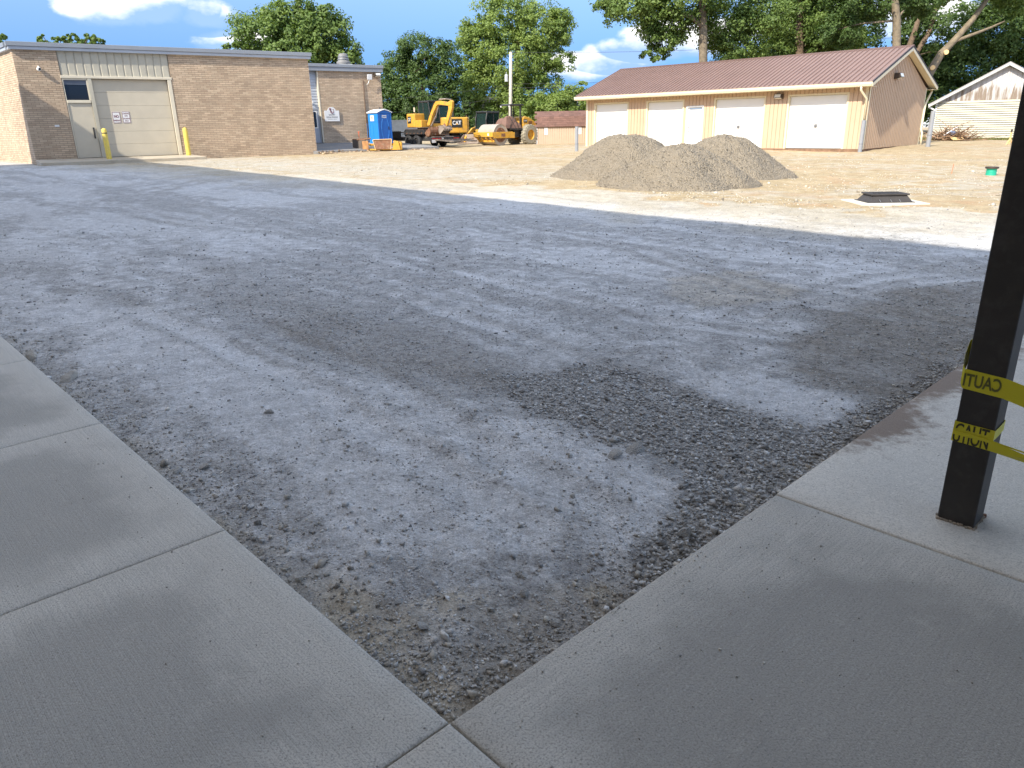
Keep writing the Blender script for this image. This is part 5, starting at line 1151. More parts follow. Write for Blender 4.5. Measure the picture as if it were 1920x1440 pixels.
def decal(parent, c, w_, h_, rz, txt='CAT'):
    # vertical decal whose normal is the local -y direction turned by rz
    R = Matrix.Rotation(rz, 4, 'Z'); T = Matrix.Translation(c)
    a = MB(); a.add([(-w_/2, 0, -h_/2), (w_/2, 0, -h_/2), (w_/2, 0, h_/2), (-w_/2, 0, h_/2)], [(0, 1, 2, 3)]); me = a.mesh('decal'); me.transform(T @ R); o = link('decal', me, MT['black'], parent)
    me = fit_text(txt, h_*.5, w_*.82); me.transform(T @ R @ Matrix(((1, 0, 0, 0), (0, 0, 1, -.008), (0, 1, 0, h_*.05), (0, 0, 0, 1)))); link('lettering', me, MT['signwhite'], o)
    a = MB(); a.add([(-w_*.12, -.012, -h_*.18), (w_*.12, -.012, -h_*.18), (0, -.012, h_*.06)], [(0, 1, 2)]); me = a.mesh('decal_mark'); me.transform(T @ R); link('decal_mark', me, MT['cat'], o)
decal(ex, (-.45, -.925, 1.18), .42, .50, 0)
decal(ex, (-1.07, .0, 1.15), .5, .42, -math.pi/2)
# cab
def cabin(parent, x0, x1, y0, y1, z0, z1, roofm='machblack', slope=.12):
    f = MB(); r_ = .045
    pts = {(x0, y0): 0, (x1, y0): slope, (x1, y1): slope, (x0, y1): 0}
    for (x, y), s in pts.items(): f.tube([(x, y, z0), (x, y, z0+.7), (x-s, y, z1)], r_, 6)
    for y in (y0, y1): f.tube([(x0, y, z1), (x1-slope, y, z1)], r_, 6); f.tube([(x0, y, z0+.1), (x1, y, z0+.1)], r_, 6); f.tube([((x0+x1)/2-.1, y, z0), ((x0+x1)/2-.1, y, z1)], r_*.8, 6)
    for x, s in ((x0, 0), (x1, slope)): f.tube([(x-s, y0, z1), (x-s, y1, z1)], r_, 6); f.tube([(x, y0, z0+.1), (x, y1, z0+.1)], r_, 6)
    f.bb(x0, x1, y0, y1, z0-.05, z0+.08)
    f.build('cab_frame', MT['machblack'], parent)
    g_ = MB()
    g_.bb(x0+.02, x1-.02, y0+.005, y0+.015, z0+.1, z1-.02); g_.bb(x0+.02, x1-slope-.02, y1-.015, y1-.005, z0+.1, z1-.02); g_.bb(x0+.005, x0+.015, y0+.02, y1-.02, z0+.1, z1-.02)
    g_.add([(x1-.01, y0+.02, z0+.1), (x1-.01, y1-.02, z0+.1), (x1-slope-.01, y1-.02, z1-.02), (x1-slope-.01, y0+.02, z1-.02)], [(0, 1, 2, 3)])
    g_.build('cab_glass', MT['glass'], parent)
    t = MB(); t.bb(x0-.04, x1-slope+.08, y0-.03, y1+.03, z1, z1+.09); t.build('cab_roof', MT[roofm], parent, bevel=.03)
    s_ = MB(); s_.box(((x0+x1)/2-.15, (y0+y1)/2, z0+.35), (.45, .45, .12)); s_.box(((x0+x1)/2-.38, (y0+y1)/2, z0+.7), (.12, .45, .6)); s_.tube([((x0+x1)/2+.25, (y0+y1)/2, z0), ((x0+x1)/2+.3, (y0+y1)/2, z0+.6)], .03, 6); s_.build('seat', MT['machblack'], parent, bevel=.03)
cabin(ex, -.42, .88, -.02, .92, .92, 2.42)
a = MB(); a.bb(-.7, .9, -.02, .93, .64, .92); a.build('cab_base', MT['cat'], ex, bevel=.03)
a = MB(); a.tube([(-.4, -.05, 1.6), (-.62, -.25, 1.75), (-.64, -.25, 2.1)], .02, 6); a.build('mirror_arm', MT['machblack'], ex)
a = MB(); a.box((-.64, -.28, 1.90), (.12, .05, .34)); a.build('mirror', mat('mirror_face', (.75, .62, .5), .15, .05, 8), ex, bevel=.03)
# boom, stick, bucket in the local x-z plane, y offset -.25
def arm(parent, outline, y0, w_, name, m='cat'):
    a = MB(); a.prism(outline, 'y', y0-w_/2, y0+w_/2); return a.build(name, MT[m], parent, bevel=.015)
yb = -.30
arm(ex, [(1.05, .75), (1.32, .80), (1.62, 1.55), (2.18, 2.42), (2.42, 2.55), (3.70, 2.38), (3.78, 2.50), (3.70, 2.66), (2.55, 2.86), (2.15, 2.82), (1.92, 2.62), (1.38, 1.70), (.98, .95)], yb, .24, 'boom')
arm(ex, [(3.52, 2.72), (3.80, 2.88), (3.98, 2.72), (3.92, 2.20), (3.60, 1.50), (3.25, .72), (3.08, .74), (3.30, 1.55), (3.52, 2.15)], yb, .19, 'stick')
a = MB(); a.tube([(1.35, yb, .72), (1.95, yb, 1.55)], .065, 8); a.tube([(1.95, yb, 1.55), (2.25, yb, 2.3)], .035, 8); a.tube([(2.45, yb, 2.98), (3.2, yb, 2.98)], .06, 8); a.tube([(3.2, yb, 2.98), (3.75, yb, 2.90)], .032, 8); a.tube([(3.85, yb-.02, 2.35), (3.62, yb-.02, 1.7)], .055, 8); a.tube([(3.62, yb, 1.7), (3.45, yb, .95)], .03, 8)
a.build('hydraulic_cylinder', MT['worn'], ex)
a = MB(); a.tube([(1.0, yb+.14, 1.0), (1.6, yb+.15, 2.1), (2.2, yb+.15, 2.95), (3.0, yb+.14, 3.06), (3.7, yb+.13, 2.95)], .022, 6); a.tube([(1.0, yb-.14, 1.0), (1.5, yb-.15, 2.0), (2.1, yb-.15, 2.92)], .022, 6); a.build('hose', MT['machblack'], ex)
def bucket(parent, cx_, cz, s, w_, y0, teeth=True, m='worn', rot=0):
    a = MB(); prof_o = [(cx_+s*.5*math.cos(t+rot), cz+s*.5*math.sin(t+rot)) for t in np.linspace(-.2, 3.6, 12)]; prof_i = [(cx_+s*.44*math.cos(t+rot), cz+s*.44*math.sin(t+rot)) for t in np.linspace(3.6, -.2, 12)]
    for k in range(11):
        pass
    a.prism(prof_o+prof_i, 'y', y0-w_/2, y0+w_/2)
    for ys in (y0-w_/2, y0+w_/2-.02): a.prism(prof_o, 'y', ys, ys+.02)
    if teeth:
        for k in range(5): yy = y0-w_/2+.06+k*(w_-.12)/4; p = prof_o[0]; a.box((p[0], yy, p[1]-.05), (.05, .06, .16))
    return a.build('bucket', MT[m], parent)
bucket(ex, 2.98, .42, .72, .75, yb, rot=.5)
a = MB(); a.tube([(3.15, yb, .75), (3.0, yb, .70), (2.85, yb, .85)], .07, 8); a.bb(2.9, 3.2, yb-.12, yb+.12, .62, .82); a.build('linkage', MT['rust'], ex)
for o_ in ex.children:
    if o_.name.split('.')[0] in ('boom', 'stick', 'hydraulic_cylinder', 'hose'):
        for v_ in o_.data.vertices:
            if v_.co.z > .7: v_.co.z = .7+(v_.co.z-.7)*.80
# thumb / loose coupler parts lying on the deck
ck = thing('spare_bucket', 'rusty spare bucket and linkage resting on the trailer deck', 'bucket', (-5.22, 49.6, .96), hd)
bucket(ck, -1.35, .30, .62, .9, .45, m='rust', rot=2.4)
a = MB(); a.tube([(-1.3, -.2, .1), (-1.5, .1, .6)], .06, 6); a.tube([(-1.6, .5, .1), (-1.4, .2, .55)], .05, 6); a.build('linkage', MT['worn'], ck)
# ------------------------------------------------------------------ second excavator behind
e2 = thing('compact_excavator', 'yellow excavator behind the trailer showing its rounded rear weight with large lettering', 'excavator', (-3.98, 57.2, .42), math.radians(108))
tracks(e2, 2.9, .42, .58, .85)
a = MB(); a.lathe([(0, .5), (.5, .5), (.5, .72), (0, .72)], n=24); a.bb(-.6, .6, -.5, .5, .2, .5); a.build('undercarriage', MT['machblack'], e2)
a = MB(); houseshape(a, -1.15, .4, 1.02, .66, 1.74); a.build('engine_cover', MT['cat'], e2, bevel=.08, seg=3)
decal(e2, (-1.175, .0, 1.33), .78, .56, -math.pi/2)
a = MB(); a.bb(-.6, 1.0, -.02, 1.0, .68, 1.1); a.build('cab_base', MT['cat'], e2, bevel=.03)
cabin(e2, -.35, 1.05, .05, 1.15, 1.1, 2.55)
a = MB(); a.prism([(1.0, .9), (1.3, .9), (2.0, 1.9), (3.0, 2.0), (3.0, 2.2), (1.9, 2.25), (.95, 1.2)], 'y', -.35, -.10); a.build('boom', MT['cat'], e2, bevel=.01)
arm(e2, [(2.85, 2.25), (3.1, 2.2), (3.2, .9), (3.05, .9)], -.22, .18, 'stick'); bucket(e2, 3.05, .6, .7, .7, -.22)
# ------------------------------------------------------------------ tracked loader with bucket
ld = thing('track_loader', 'yellow compact loader with glazed cab and lowered bucket behind the roller', 'loader', (-1.45, 54.6, .38), math.radians(228))
tracks(ld, 2.1, .38, .70, .72)
a = MB(); a.prism([(-1.5, .35), (.55, .35), (.65, .9), (-.3, 1.1), (-1.4, 1.5), (-1.6, 1.2)], 'y', -.5, .5); a.build('body', MT['cat'], ld, bevel=.05)
a = MB()
for s in (-1, 1): a.prism([(-1.45, 1.15), (-1.30, 1.42), (.6, 1.02), (1.30, .45), (1.40, .10), (1.20, .10), (1.05, .42), (.45, .80)], 'y', s*.86-.07, s*.86+.07)
a.build('lift_arm', MT['cat'], ld, bevel=.02)
cabin(ld, -.75, .55, -.50, .50, .85, 2.02)
a = MB(); w2 = 1.0; a.prism([(1.15, .02), (2.0, .0), (2.02, .03), (1.25, .08), (1.18, .62), (1.12, .62)], 'y', -w2, w2); a.prism([(1.15, .02), (2.0, .0), (1.3, .62), (1.14, .62)], 'y', -w2, -w2+.03); a.prism([(1.15, .02), (2.0, .0), (1.3, .62), (1.14, .62)], 'y', w2-.03, w2); a.build('bucket', MT['worn'], ld)
# ------------------------------------------------------------------ roller
ro = thing('road_roller', 'yellow single drum roller with dark canopy, brown tarp and big dusty tyre', 'road roller', (-.40, 49.8, .325), math.atan2(-.64, -.77))
ro.scale = (.8, .8, .87)
# local +x = forward (towards the drum); side seen is the +y ... left side is +y
a = MB(); a.lathe([(0, -.98), (.70, -.98), (.74, -1.02), (.74, 1.02), (.70, .98), (0, .98)], (.85, 0, .74), 44, 'y'); dd = a.build('drum', MT['drum'], ro, smooth=False)
a = MB(); a.lathe([(.25, 1.0), (.50, 1.02), (.52, .99)], (.85, 0, .74), 24, 'y'); a.lathe([(.25, -1.0), (.50, -1.02), (.52, -.99)], (.85, 0, .74), 24, 'y'); a.build('drum_hub', MT['rust'], dd)
a = MB(); a.bb(1.72, 1.86, -1.22, 1.22, .62, .95); a.build('front_frame', MT['cat'], ro, bevel=.02)
a = MB(); a.bb(-.25, 1.718, 1.09, 1.21, .52, .95); a.bb(-.25, 1.718, -1.21, -1.09, .52, .95); a.bb(-.45, -.25, -1.21, 1.21, .5, .9); a.build('side_frame', MT['cat'], ro, bevel=.02)
a = MB(); a.bb(1.865, 1.87, .60, .80, .70, .86); a.build('sticker', MT['signwhite'], ro)
for s in (1, -1): a = MB(); a.bb(.55, .95, s*1.215-.002, s*1.215+.002, .62, .84); dc_ = a.build('decal', MT['rust'], ro)
a = MB()
for y in (-.85, -.3, .3, .85): a.prism([(1.80, .60), (1.66, .60), (1.50, .30), (1.56, .24), (1.66, .38), (1.80, .50)], 'y', y-.05, y+.05)
a.bb(1.48, 1.56, -1.0, 1.0, .26, .42); a.build('scraper', MT['cat'], ro)
a = MB(); a.bb(-.95, -.25, -.35, .35, .5, 1.1); a.build('articulation', MT['machblack'], ro)
a = MB(); a.prism([(-.55, 1.05), (-2.05, 1.05), (-2.05, 1.15), (-.30, 1.18), (-.30, 1.10)], 'y', -.85, .85); a.bb(-1.9, -.9, -.55, .55, .55, 1.05); a.build('platform', MT['machblack'], ro, bevel=.01)
# canopy
a = MB()
for y in (-.62, .62): a.tube([(-1.55, y*.9, 1.15), (-1.60, y*.9, 2.78)], .06, 6)
for y in (-.45, .45): a.tube([(-1.72, y, 1.2), (-1.75, y, 2.78)], .04, 6)
a.build('canopy_post', MT['machblack'], ro)
a = MB(); a.prism([(-.45, 2.74), (-.45, 2.80), (-.7, 2.86), (-1.85, 2.86), (-1.95, 2.80), (-1.95, 2.74)], 'y', -.64, .64); a.build('canopy', MT['machblack'], ro, bevel=.03)
a = MB(); a.box((-.5, .52, 2.69), (.1, .12, .1)); a.box((-.5, -.52, 2.69), (.1, .12, .1)); a.build('work_light', MT['lens'], ro, bevel=.02)
# tarp
tn = 22; V = []; F = []
for i in range(tn+1):
    for j in range(tn+1):
        u = i/tn*2-1; v = j/tn*2-1; R2 = max(abs(u), abs(v)); hh_ = (1-R2**2.2)**.75 if R2 < 1 else 0
        x = -.75+u*.85+.25*hh_*.2; y = v*.78; z = 1.18+.82*hh_*(1+.10*math.sin(u*9+v*5)*(1-hh_)) + (.06*math.sin(v*7) if R2 < .95 else 0)
        V.append((x, y, z))
for i in range(tn):
    for j in range(tn): F.append((i*(tn+1)+j, (i+1)*(tn+1)+j, (i+1)*(tn+1)+j+1, i*(tn+1)+j+1))
me = bpy.data.meshes.new('tarp'); me.from_pydata(V, [], F); tp_ = link('tarp', me, MT['tarp'], ro)
for (p, q_) in (((-.3, .80, 1.2), (-.9, .55, 2.0)), ((-.9, .80, 1.2), (-.5, .5, 1.98)), ((-1.2, .8, 1.2), (-1.05, .5, 1.95)), ((.05, .5, 1.25), (-.3, .0, 1.95))): a = MB(); a.tube([p, q_], .02, 5); a.build('strap', MT['machblack'], tp_)
a = MB(); a.prism([(.08, 1.16), (-.2, 1.5), (-.3, 1.22)], 'y', -.6, .6); a.build('dash', MT['tarp'], ro)
# engine hood
hp = [(-1.80, 1.10), (-1.80, 1.92), (-2.0, 2.0), (-2.5, 1.92), (-3.1, 1.62), (-3.25, 1.40), (-3.25, .85), (-2.9, .75), (-2.0, .80)]
a = MB(); a.prism(hp, 'y', -.68, .68); hd_ = a.build('engine_hood', MT['cat'], ro, bevel=.05)
a = MB(); a.bb(-2.75, -2.35, .682, .69, 1.28, 1.66); a.build('grille', mat('grille_brown', (.18, .08, .03), .8), hd_)
decal(ro, (-2.02, .69, 1.68), .42, .22, math.pi)
for s in (-1, 1): wheel(ro, -2.2, .92*s, .70, .52, rim='cat', tyre='dustrubber', lugs=20, rr=.52)
# ------------------------------------------------------------------ small shed with gambrel roof
sh = thing('garden_shed', 'low tan shed with brown shingled gambrel roof left of the garage', 'shed', (1.92, 50.6, .30), math.radians(-3))
sL, sW = 3.6, 2.2
a = MB(); a.bb(.02, sL, .02, sW, 0, 1.12); a.prism([(.02, 1.12), (sW-.02, 1.12), (sW-.3, 1.62), (sW/2, 1.98), (.3, 1.62)], 'x', .02, sL); a.build('wall', MT['shedwall'], sh)
a = MB(); nB = 24
for i in range(nB): a.bb(i*sL/nB+.014, (i+1)*sL/nB-.014, -.014, .019, .02, 1.10)
a.build('siding_board', MT['shedwall'], sh, kind='stuff')
a = MB(); a.bb(-.03, .06, -.03, -.013, 0, 1.10); a.build('corner_trim', MT['white'], sh)
a = MB(); n1_ = 7
g1 = [(-.12, 1.10), (.22, 1.72)]; g2_ = [(.22, 1.72), (sW/2, 2.06)]
for (p, q_), n_r in ((g1, 5), (g2_, 3)):
    for k in range(n_r):
        t0, t1 = k/n_r, (k+1)/n_r; y0, z0 = p[0]+(q_[0]-p[0])*t0, p[1]+(q_[1]-p[1])*t0; y1, z1 = p[0]+(q_[0]-p[0])*t1, p[1]+(q_[1]-p[1])*t1
        for m_ in range(12):
            x0 = -.12+m_*(sL+.24)/12+(.15 if k % 2 else 0); x1 = min(x0+(sL+.24)/12-.006, sL+.14)
            for sgn in (0, 1):
                f = (lambda y: y) if sgn == 0 else (lambda y: sW-y)
                a.add([(x0, f(y0-.012), z0-.0), (x1, f(y0-.012), z0), (x1, f(y1), z1+.002), (x0, f(y1), z1+.002), (x0, f(y0+.02), z0-.03), (x1, f(y0+.02), z0-.03), (x1, f(y1+.02), z1-.03), (x0, f(y1+.02), z1-.03)], [(0, 1, 2, 3), (7, 6, 5, 4), (0, 4, 5, 1), (1, 5, 6, 2), (2, 6, 7, 3), (3, 7, 4, 0)])
a.build('shingle', MT['shingle'], sh, kind='stuff')
for x in (.52, 2.72):
    a = MB(); a.bb(x, x+.22, -.03, -.014, .60, 1.06); pn_ = a.build('notice', MT['signwhite'], sh)
    a = MB()
    for k in range(4): a.bb(x+.04, x+.17, -.033, -.0305, .68+k*.09, .71+k*.09)
    a.build('print', mat('faint_print', (.45, .48, .52), .6), pn_)
# ------------------------------------------------------------------ grey wall, far houses, pole and wires
fw_ = thing('grey_wall', 'plain grey concrete wall behind the trailer and toilet', 'wall', (-13.5, 72, .0), 0); a = MB(); a.bb(0, 7.5, 0, .25, -.3, 2.12); a.bb(-.03, 7.53, -.03, .28, 2.12, 2.2); a.build('wall', MT['gwall'], fw_)
fh = thing('far_house', 'dark roofed house half hidden by trees behind the roller', 'house', (-4.6, 92, .4), math.radians(4))
a = MB(); a.bb(0, 13, 0, 8, -.5, 2.2); a.build('wall', MT['gwall'], fh)
a = MB(); a.prism([(-.5, 2.15), (4, 4.6), (8.5, 2.15)], 'x', -.4, 13.4); a.prism([(.6, 2.3), (2.2, 4.5), (3.8, 2.3)], 'y', -.9, 4); a.prism([(6.0, 2.3), (7.6, 4.5), (9.2, 2.3)], 'y', -.9, 4); a.build('roof', MT['slate'], fh)
a = MB(); a.bb(-.5, 13.5, -.62, -.5, 2.05, 2.2); a.build('gutter', MT['white'], fh)
a = MB()
for x in (1.2, 4.2, 7.0, 10): a.bb(x, x+1, -.03, .01, .6, 1.7)
a.build('window', MT['glassdark'], fh)
fh2 = thing('far_house', 'low grey roofed house far behind the shed', 'house', (7.2, 96, .4), 0)
a = MB(); a.bb(0, 9, 0, 7, -.5, 2.4); a.build('wall', MT['ivory'], fh2); a = MB(); a.prism([(-.5, 2.35), (3.5, 4.0), (7.5, 2.35)], 'x', -.4, 9.4); a.build('roof', mat('grey_roof', (.16, .17, .18), .8), fh2)
up_ = thing('utility_pole', 'pale wooden utility pole with a small grey transformer behind the roller', 'utility pole', (.30, 78, 0), 0)
a = MB(); a.tube([(0, 0, -.5), (.1, 0, 4), (.21, 0, 8.3)], [.20, .17, .14], 14); a.build('pole', MT['pole'], up_, smooth=True)
a = MB(); a.lathe([(0, 5.6), (.17, 5.62), (.17, 6.2), (.1, 6.28), (0, 6.3)], (-.27, -.05, 0), 16); a.tube([(-.27, -.05, 6.3), (-.27, -.05, 6.5)], .03, 6); a.build('transformer', mat('transformer_grey', (.42, .44, .46), .5), up_)
def wire(p, q_, sag, lab):
    pts_ = [(p[0]+(q_[0]-p[0])*t, p[1]+(q_[1]-p[1])*t, p[2]+(q_[2]-p[2])*t-sag*4*t*(1-t)) for t in np.linspace(0, 1, 14)]
    a = MB(); a.tube(pts_, .018, 4); o = a.build('overhead_wire', MT['machblack']); tag(o, lab, 'wire', 'overhead wires on the pole')
wire((.5, 77.9, 8.25), (40, 74, 8.8), .5, 'top overhead wire running right from the pole'); wire((.4, 77.9, 5.4), (38, 72, 5.9), .3, 'upper of the two low wires running right from the pole')
wire((.4, 77.9, 5.05), (38, 72, 5.3), .3, 'lower of the two low wires running right from the pole'); wire((.4, 77.9, 5.3), (-30, 70, 3.6), .6, 'upper overhead wire running left from the pole'); wire((.4, 77.9, 4.3), (-30, 70, 2.3), .7, 'lower overhead wire running left from the pole')
# ------------------------------------------------------------------ trees
def leafcloud(lobes, n, ls, seed, clump=.75):
    n = int(n*2.1); ls = ls*.74
    r = np.random.default_rng(seed); L_ = np.array(lobes, float); vol = (L_[:, 3]*L_[:, 4])**.9; vol = vol/vol.sum()
    npf = max(6, n//70); which = r.choice(len(L_), npf, p=vol); d = r.normal(0, 1, (npf, 3)); d /= np.linalg.norm(d, axis=1)[:, None]
    rad = r.uniform(.25, 1, npf)**.45*r.uniform(.85, 1.08, npf); A = L_[which]; ry_ = A[:, 3]*.95
    pc_ = A[:, :3]+d*rad[:, None]*np.stack([A[:, 3], ry_, A[:, 4]], 1)
    ps = clump*r.uniform(.5, 1.15, npf)*np.clip(np.minimum(A[:, 3], A[:, 4])/1.6, .35, 1.1)
    k = r.integers(0, npf, n); q_ = r.normal(0, 1, (n, 3)); q_ /= np.linalg.norm(q_, axis=1)[:, None]; q_ *= r.uniform(.1, 1, n)[:, None]**.6
    P = pc_[k]+q_*ps[k, None]*np.array([1, 1, .75])
    out = q_*.8+d[k]*.5+np.array([0, 0, .55])+r.normal(0, .55, (n, 3)); out /= np.linalg.norm(out, axis=1)[:, None]
    t = np.cross(out, r.normal(0, 1, (n, 3))); t /= np.linalg.norm(t, axis=1)[:, None]; b = np.cross(out, t)
    s = (ls*r.uniform(.6, 1.35, n))[:, None]
    V = np.stack([P-t*s, P-b*s*.55+out*s*.12, P+t*s*1.05, P+b*s*.55+out*s*.12], 1).reshape(-1, 3)
    tone = np.clip(r.random(npf)[k]*.55+r.random(n)*.45, 0, 1)
    return np_mesh('crown', V, np.arange(n*4).reshape(-1, 4), False, {'rnd': ('FACE', tone)}), pc_
def tree(label, lobes, n, ls, lm, seed, trunks, cat='tree', group='trees beyond the site', bark='bark', clump=.75, name='tree', nl=9):
    zb = .3; b0 = trunks[0][0][0] if trunks else (lobes[0][0], lobes[0][1], 0)
    t = thing(name, label, cat, (b0[0], b0[1], 0), 0, group)
    off = Vector((b0[0], b0[1], 0))
    me, pcs = leafcloud(lobes, n, ls, seed, clump); me.transform(Matrix.Translation(-off)); link('crown', me, LM[lm], t)
    r = np.random.default_rng(seed+1)
    for i, (pts, rad) in enumerate(trunks):
        a = MB(); a.tube([Vector(p)-off for p in pts], rad, 10)
        if i == 0:
            # limbs reaching into the crown
            for k in range(nl):
                q_ = pcs[r.integers(len(pcs))]; s_ = Vector(pts[min(len(pts)-1, max(1, r.integers(1, len(pts))))])-off
                e_ = Vector(q_)-off
                if (e_-s_).length < 4.5 and e_.z > s_.z-1: mid = (s_+e_)/2+Vector((r.normal(0, .2), r.normal(0, .2), .15)); a.tube([s_, mid, e_], [rad[-1]*.45, rad[-1]*.25, .03], 5, cap=False)
        a.build('trunk' if i == 0 else 'limb', MT[bark], t, smooth=True)
    return t
tree('broad dark oak rising behind the roof of the brick building', [(-19.5,66,9.1,3.01,2.04),(-17.0,66,9.4,2.67,2.23),(-15.0,66,8.9,2.33,1.94),(-21.8,66,7.7,2.04,.78),(-13.5,66,7.1,1.55,1.55),(-17.1,66,7.3,4.13,1.46),(-16.4,66,10.6,.87,.87),(-14.5,66,10.0,1.07,.97),(-12.4,66,6.4,1.07,.68),(-17,66,5,3.5,1.6)], 23000, .17, 'mid', 101, [([(-16.5,66,.2),(-16.4,66,4),(-16.6,66,8)], [.45,.35,.18])])
tree('round dense maple right of the brick wing behind the excavator', [(-8.4,80,8.3,2.94,2.12),(-11.1,80,6.8,2.12,2.35),(-6.1,80,7.2,1.88,2.65),(-8.7,80,4.5,4.41,2.83),(-12.1,80,3.6,1.77,2.35),(-10.2,80,1.7,3.24,1.6),(-6.3,80,2.7,2.06,1.9),(-8.5,82,3,4,2.5)], 26000, .17, 'deep', 111, [([(-8.6,80,.2),(-8.5,80,3),(-8.4,80,7)], [.4,.3,.15])])
tree('tall loose crowned light green tree standing behind the utility pole', [(-.1,86,12.2,3.67,2.66),(3.3,86,11.4,3.48,2.85),(-2.4,86,9.7,2.53,2.85),(-3.8,86,10.5,1.52,1.58),(.7,86,8.1,4.75,3.04),(5.7,86,11.3,2.02,2.02),(5.7,86,8.2,2.02,1.39),(-1.4,86,5.4,4.11,2.66),(3.0,86,4.8,4.11,2.53),(-3.7,86,6.0,1.77,2.53),(.6,86,2.6,5.06,2.2)], 40000, .17, 'light', 121, [([(1.0,86,.2),(1.1,86,5),(1.3,86,9),(1.6,86,12)], [.45,.35,.25,.12])])
tree('light green bushy tree between the tall tree and the tan garage', [(7.0,82,4.1,1.57,1.45),(5.0,82,3.3,2.53,1.51),(8.0,82,5.1,.66,.84),(3.4,82,2.6,2.41,1.33),(6.5,82,1.6,2.6,1.3),(9.5,82,3.2,1.8,1.3)], 12000, .16, 'light', 131, [([(6.3,82,.2),(6.4,82,3)], [.2,.1])])
tree('narrow dark cedar just right of the excavator arm', [(-4.2,78,2.1,1.03,1.84),(-3.8,78,3.6,.57,1.15),(-4.0,78,.9,1.1,.9)], 6000, .13, 'deep', 141, [([(-4.1,78,.2),(-4.0,78,4)], [.15,.05])], clump=.5)
for i, (lb, lab) in enumerate([([(-42.3,75,9.8,1.32,.5),(-41.8,75,9.0,1.6,.7)], 'distant tree top left of the centre of a row of three above the brick roof'), ([(-40.0,75,9.9,1.32,.5),(-40,75,9.1,1.6,.7)], 'distant tree top in the middle of the row above the brick roof'), ([(-38.0,75,9.6,.77,.5),(-38.2,75,8.9,1.2,.6)], 'smallest distant tree top at the right of the row above the brick roof'), ([(-43.8,70,9.3,.62,.46),(-44,70,8.7,1.0,.6)], 'distant tree top at the left edge behind the brick roof corner')]):
    tree(lab, lb, 1600, .16, 'mid', 150+i, [([(lb[0][0],lb[0][1],.2),(lb[0][0],lb[0][1],8)], [.3,.15])], clump=.6)
tree('large maple with thick trunk and side limb behind the middle of the garage roof', [(8.1,50,8.3,2.58,1.32),(10.0,50.5,7.2,1.84,1.25),(11.2,50,8.6,2.94,1.54),(9.4,50,5.6,1.03,.48),(9.9,50,6.4,1.18,.92),(13.8,51,7.3,2.0,1.5),(14.9,51,5.8,1.84,1.03),(15.9,50.5,7.8,1.84,1.47),(6.7,50,8.5,1.1,.74),(12,50,10.5,4,1.5)], 27000, .12, 'mid', 161, [([(12.45,49.3,.2),(12.25,49.3,4.8),(12.12,49.3,6.78),(11.93,49.3,8.56),(11.72,49.3,10.3)], [.36,.27,.25,.2,.15]),([(12.0,49.2,7.0),(11.31,49.2,7.54),(10.14,49.2,7.8),(9.46,49.2,8.25)], [.14,.12,.08,.04])], bark='barkpale', group='tall trees behind the garage')
tree('leafy tree with dark trunk above the right half of the garage roof', [(20.4,57,8.0,3.0,1.7),(22.6,57,8.8,2.6,1.8),(18.8,56,6.0,1.07,.74),(24.0,57,6.6,2.0,1.2),(22.1,56,6.4,1.6,.9),(19.7,56.5,6.6,1.24,1.24),(21,57,10.5,4,1.5)], 19000, .13, 'mid', 171, [([(20.7,55.8,.2),(20.58,55.8,5.76),(20.37,55.8,7.63),(20.3,55.8,9.29)], [.36,.28,.26,.2])], group='tall trees behind the garage')
tree('tree with thick pale trunk directly behind the garage peak', [(22.0,50,8.4,2.5,1.3),(20.9,50,6.7,1.4,1.0),(25.0,50,8.2,1.6,1.1),(22.4,49.5,10.2,2.88,1.44)], 14000, .12, 'deep', 181, [([(23.95,48.6,.2),(23.82,48.6,5.42),(23.57,48.6,7.05),(23.26,48.6,8.22),(22.9,48.6,9.92)], [.30,.24,.23,.21,.17])], bark='barkpale', group='tall trees behind the garage')
tree('dark shady tree mass with slanting trunks right of the garage', [(32.8,59.5,7.3,3.5,2.4),(35.9,59,7.4,2.99,2.77),(32.8,59.5,4.5,2.13,1.6),(34.8,59,5.1,2.77,1.8),(37.3,59,5.1,2.6,2.2),(30.7,60,7.3,1.6,1.7),(31.7,60,4.8,1.9,1.9),(34,60,2.6,4,1.8),(39.5,60,7.5,3,3),(38.5,60,10,3,2),(30,60.5,3.4,2.2,1.6)], 34000, .15, 'deep', 191, [([(29.0,58,.2),(29.14,58,5.59),(29.61,58,7.7),(29.78,58,9.41)], [.3,.22,.18,.12]),([(29.6,58.2,.2),(29.98,58.2,5.93),(30.71,58.2,7.33),(31.0,58.2,9.39)], [.28,.2,.16,.1])], group='tall trees behind the garage')
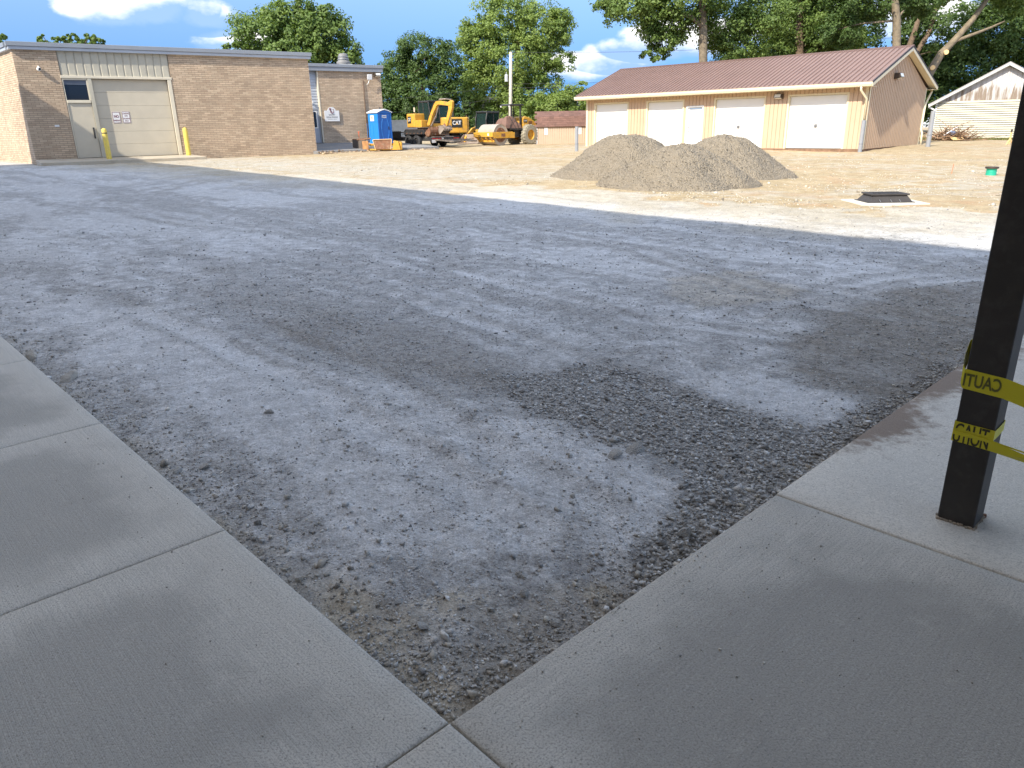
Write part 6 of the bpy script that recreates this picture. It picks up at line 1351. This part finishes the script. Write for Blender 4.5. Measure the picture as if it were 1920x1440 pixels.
ct = tree('leaning pruned tree with two round cut scars between garage and barn', [(31.4,53,9.8,2.6,1.1),(33.6,53.5,9.0,1.6,1.2),(28.2,53.5,9.2,2.0,.9),(33.0,53,7.7,.5,.35)], 9000, .12, 'mid', 201, [([(27.4,53,.2),(28.0,53,3.2),(28.29,53,4.06),(29.0,53,5.52),(29.74,53,6.32),(30.73,53,7.57),(31.39,53,8.66),(31.84,53,9.88)], [.36,.30,.28,.24,.21,.17,.14,.10]),([(29.75,52.95,6.25),(31.07,52.9,6.71),(32.0,52.9,7.05),(32.77,52.9,7.38)], [.11,.09,.07,.04])], bark='barkpale', group='tall trees behind the garage', nl=0)
for p in ((28.36, 52.62, 4.62), (29.12, 52.68, 5.55)):
    a = MB(); n_ = Vector((-.35, -.93, .1)).normalized(); c_ = Vector(p)-Vector((27.4, 53, 0)); a.tube([c_, c_+n_*.12], .15, 14); a.build('cut_scar', MT['cutwood'], ct)
tree('dark backdrop tree filling the gap behind the garage ridge', [(18.5,64,5.4,2.6,1.7),(22.5,64,6.2,2.8,2.0),(26.5,64,5.6,2.8,2.0),(24.5,65,8.6,2.8,1.8),(28.5,64,8.0,2.2,2.2),(15.5,64,4.6,2.0,1.2)], 15000, .17, 'deep', 221, [([(23,64,.2),(23,64,5)], [.3,.15])], group='tall trees behind the garage')
# undergrowth beside the garage and behind the machines
tree('leafy bush in the gap between the garage and the pale barn', [(21.5,44.2,.8,.7,.8),(21.2,44.4,1.6,.45,.6),(22.3,44.6,.5,.8,.5)], 2600, .07, 'light', 211, [([(21.4,44.3,.1),(21.3,44.3,1.4)], [.05,.02])], cat='bush', name='bush', group=None, clump=.35)
a = MB(); a.bb(0, .35, 0, .2, 0, 2.0); a.bb(.5, .8, .1, .25, 0, 2.2); o = a.build('plank_stack', MT['rust']); o.location = (22.6, 45.3, .2); tag(o, 'brown upright planks leaning in the gap beside the pale barn', 'planks')
# far wooded edge that closes the horizon
r_ = np.random.default_rng(5); nL = 90; lob = [(x, 118+r_.uniform(-6, 10), r_.uniform(1.5, 3.2), r_.uniform(3, 5), r_.uniform(2, 3.2)) for x in np.linspace(-110, 130, nL)]
me, _ = leafcloud(lob, 30000, .35, 9, 1.3); o = link('far_woods', me, LM['mid'], kind='stuff'); o['label'] = 'far wooded edge closing the horizon'
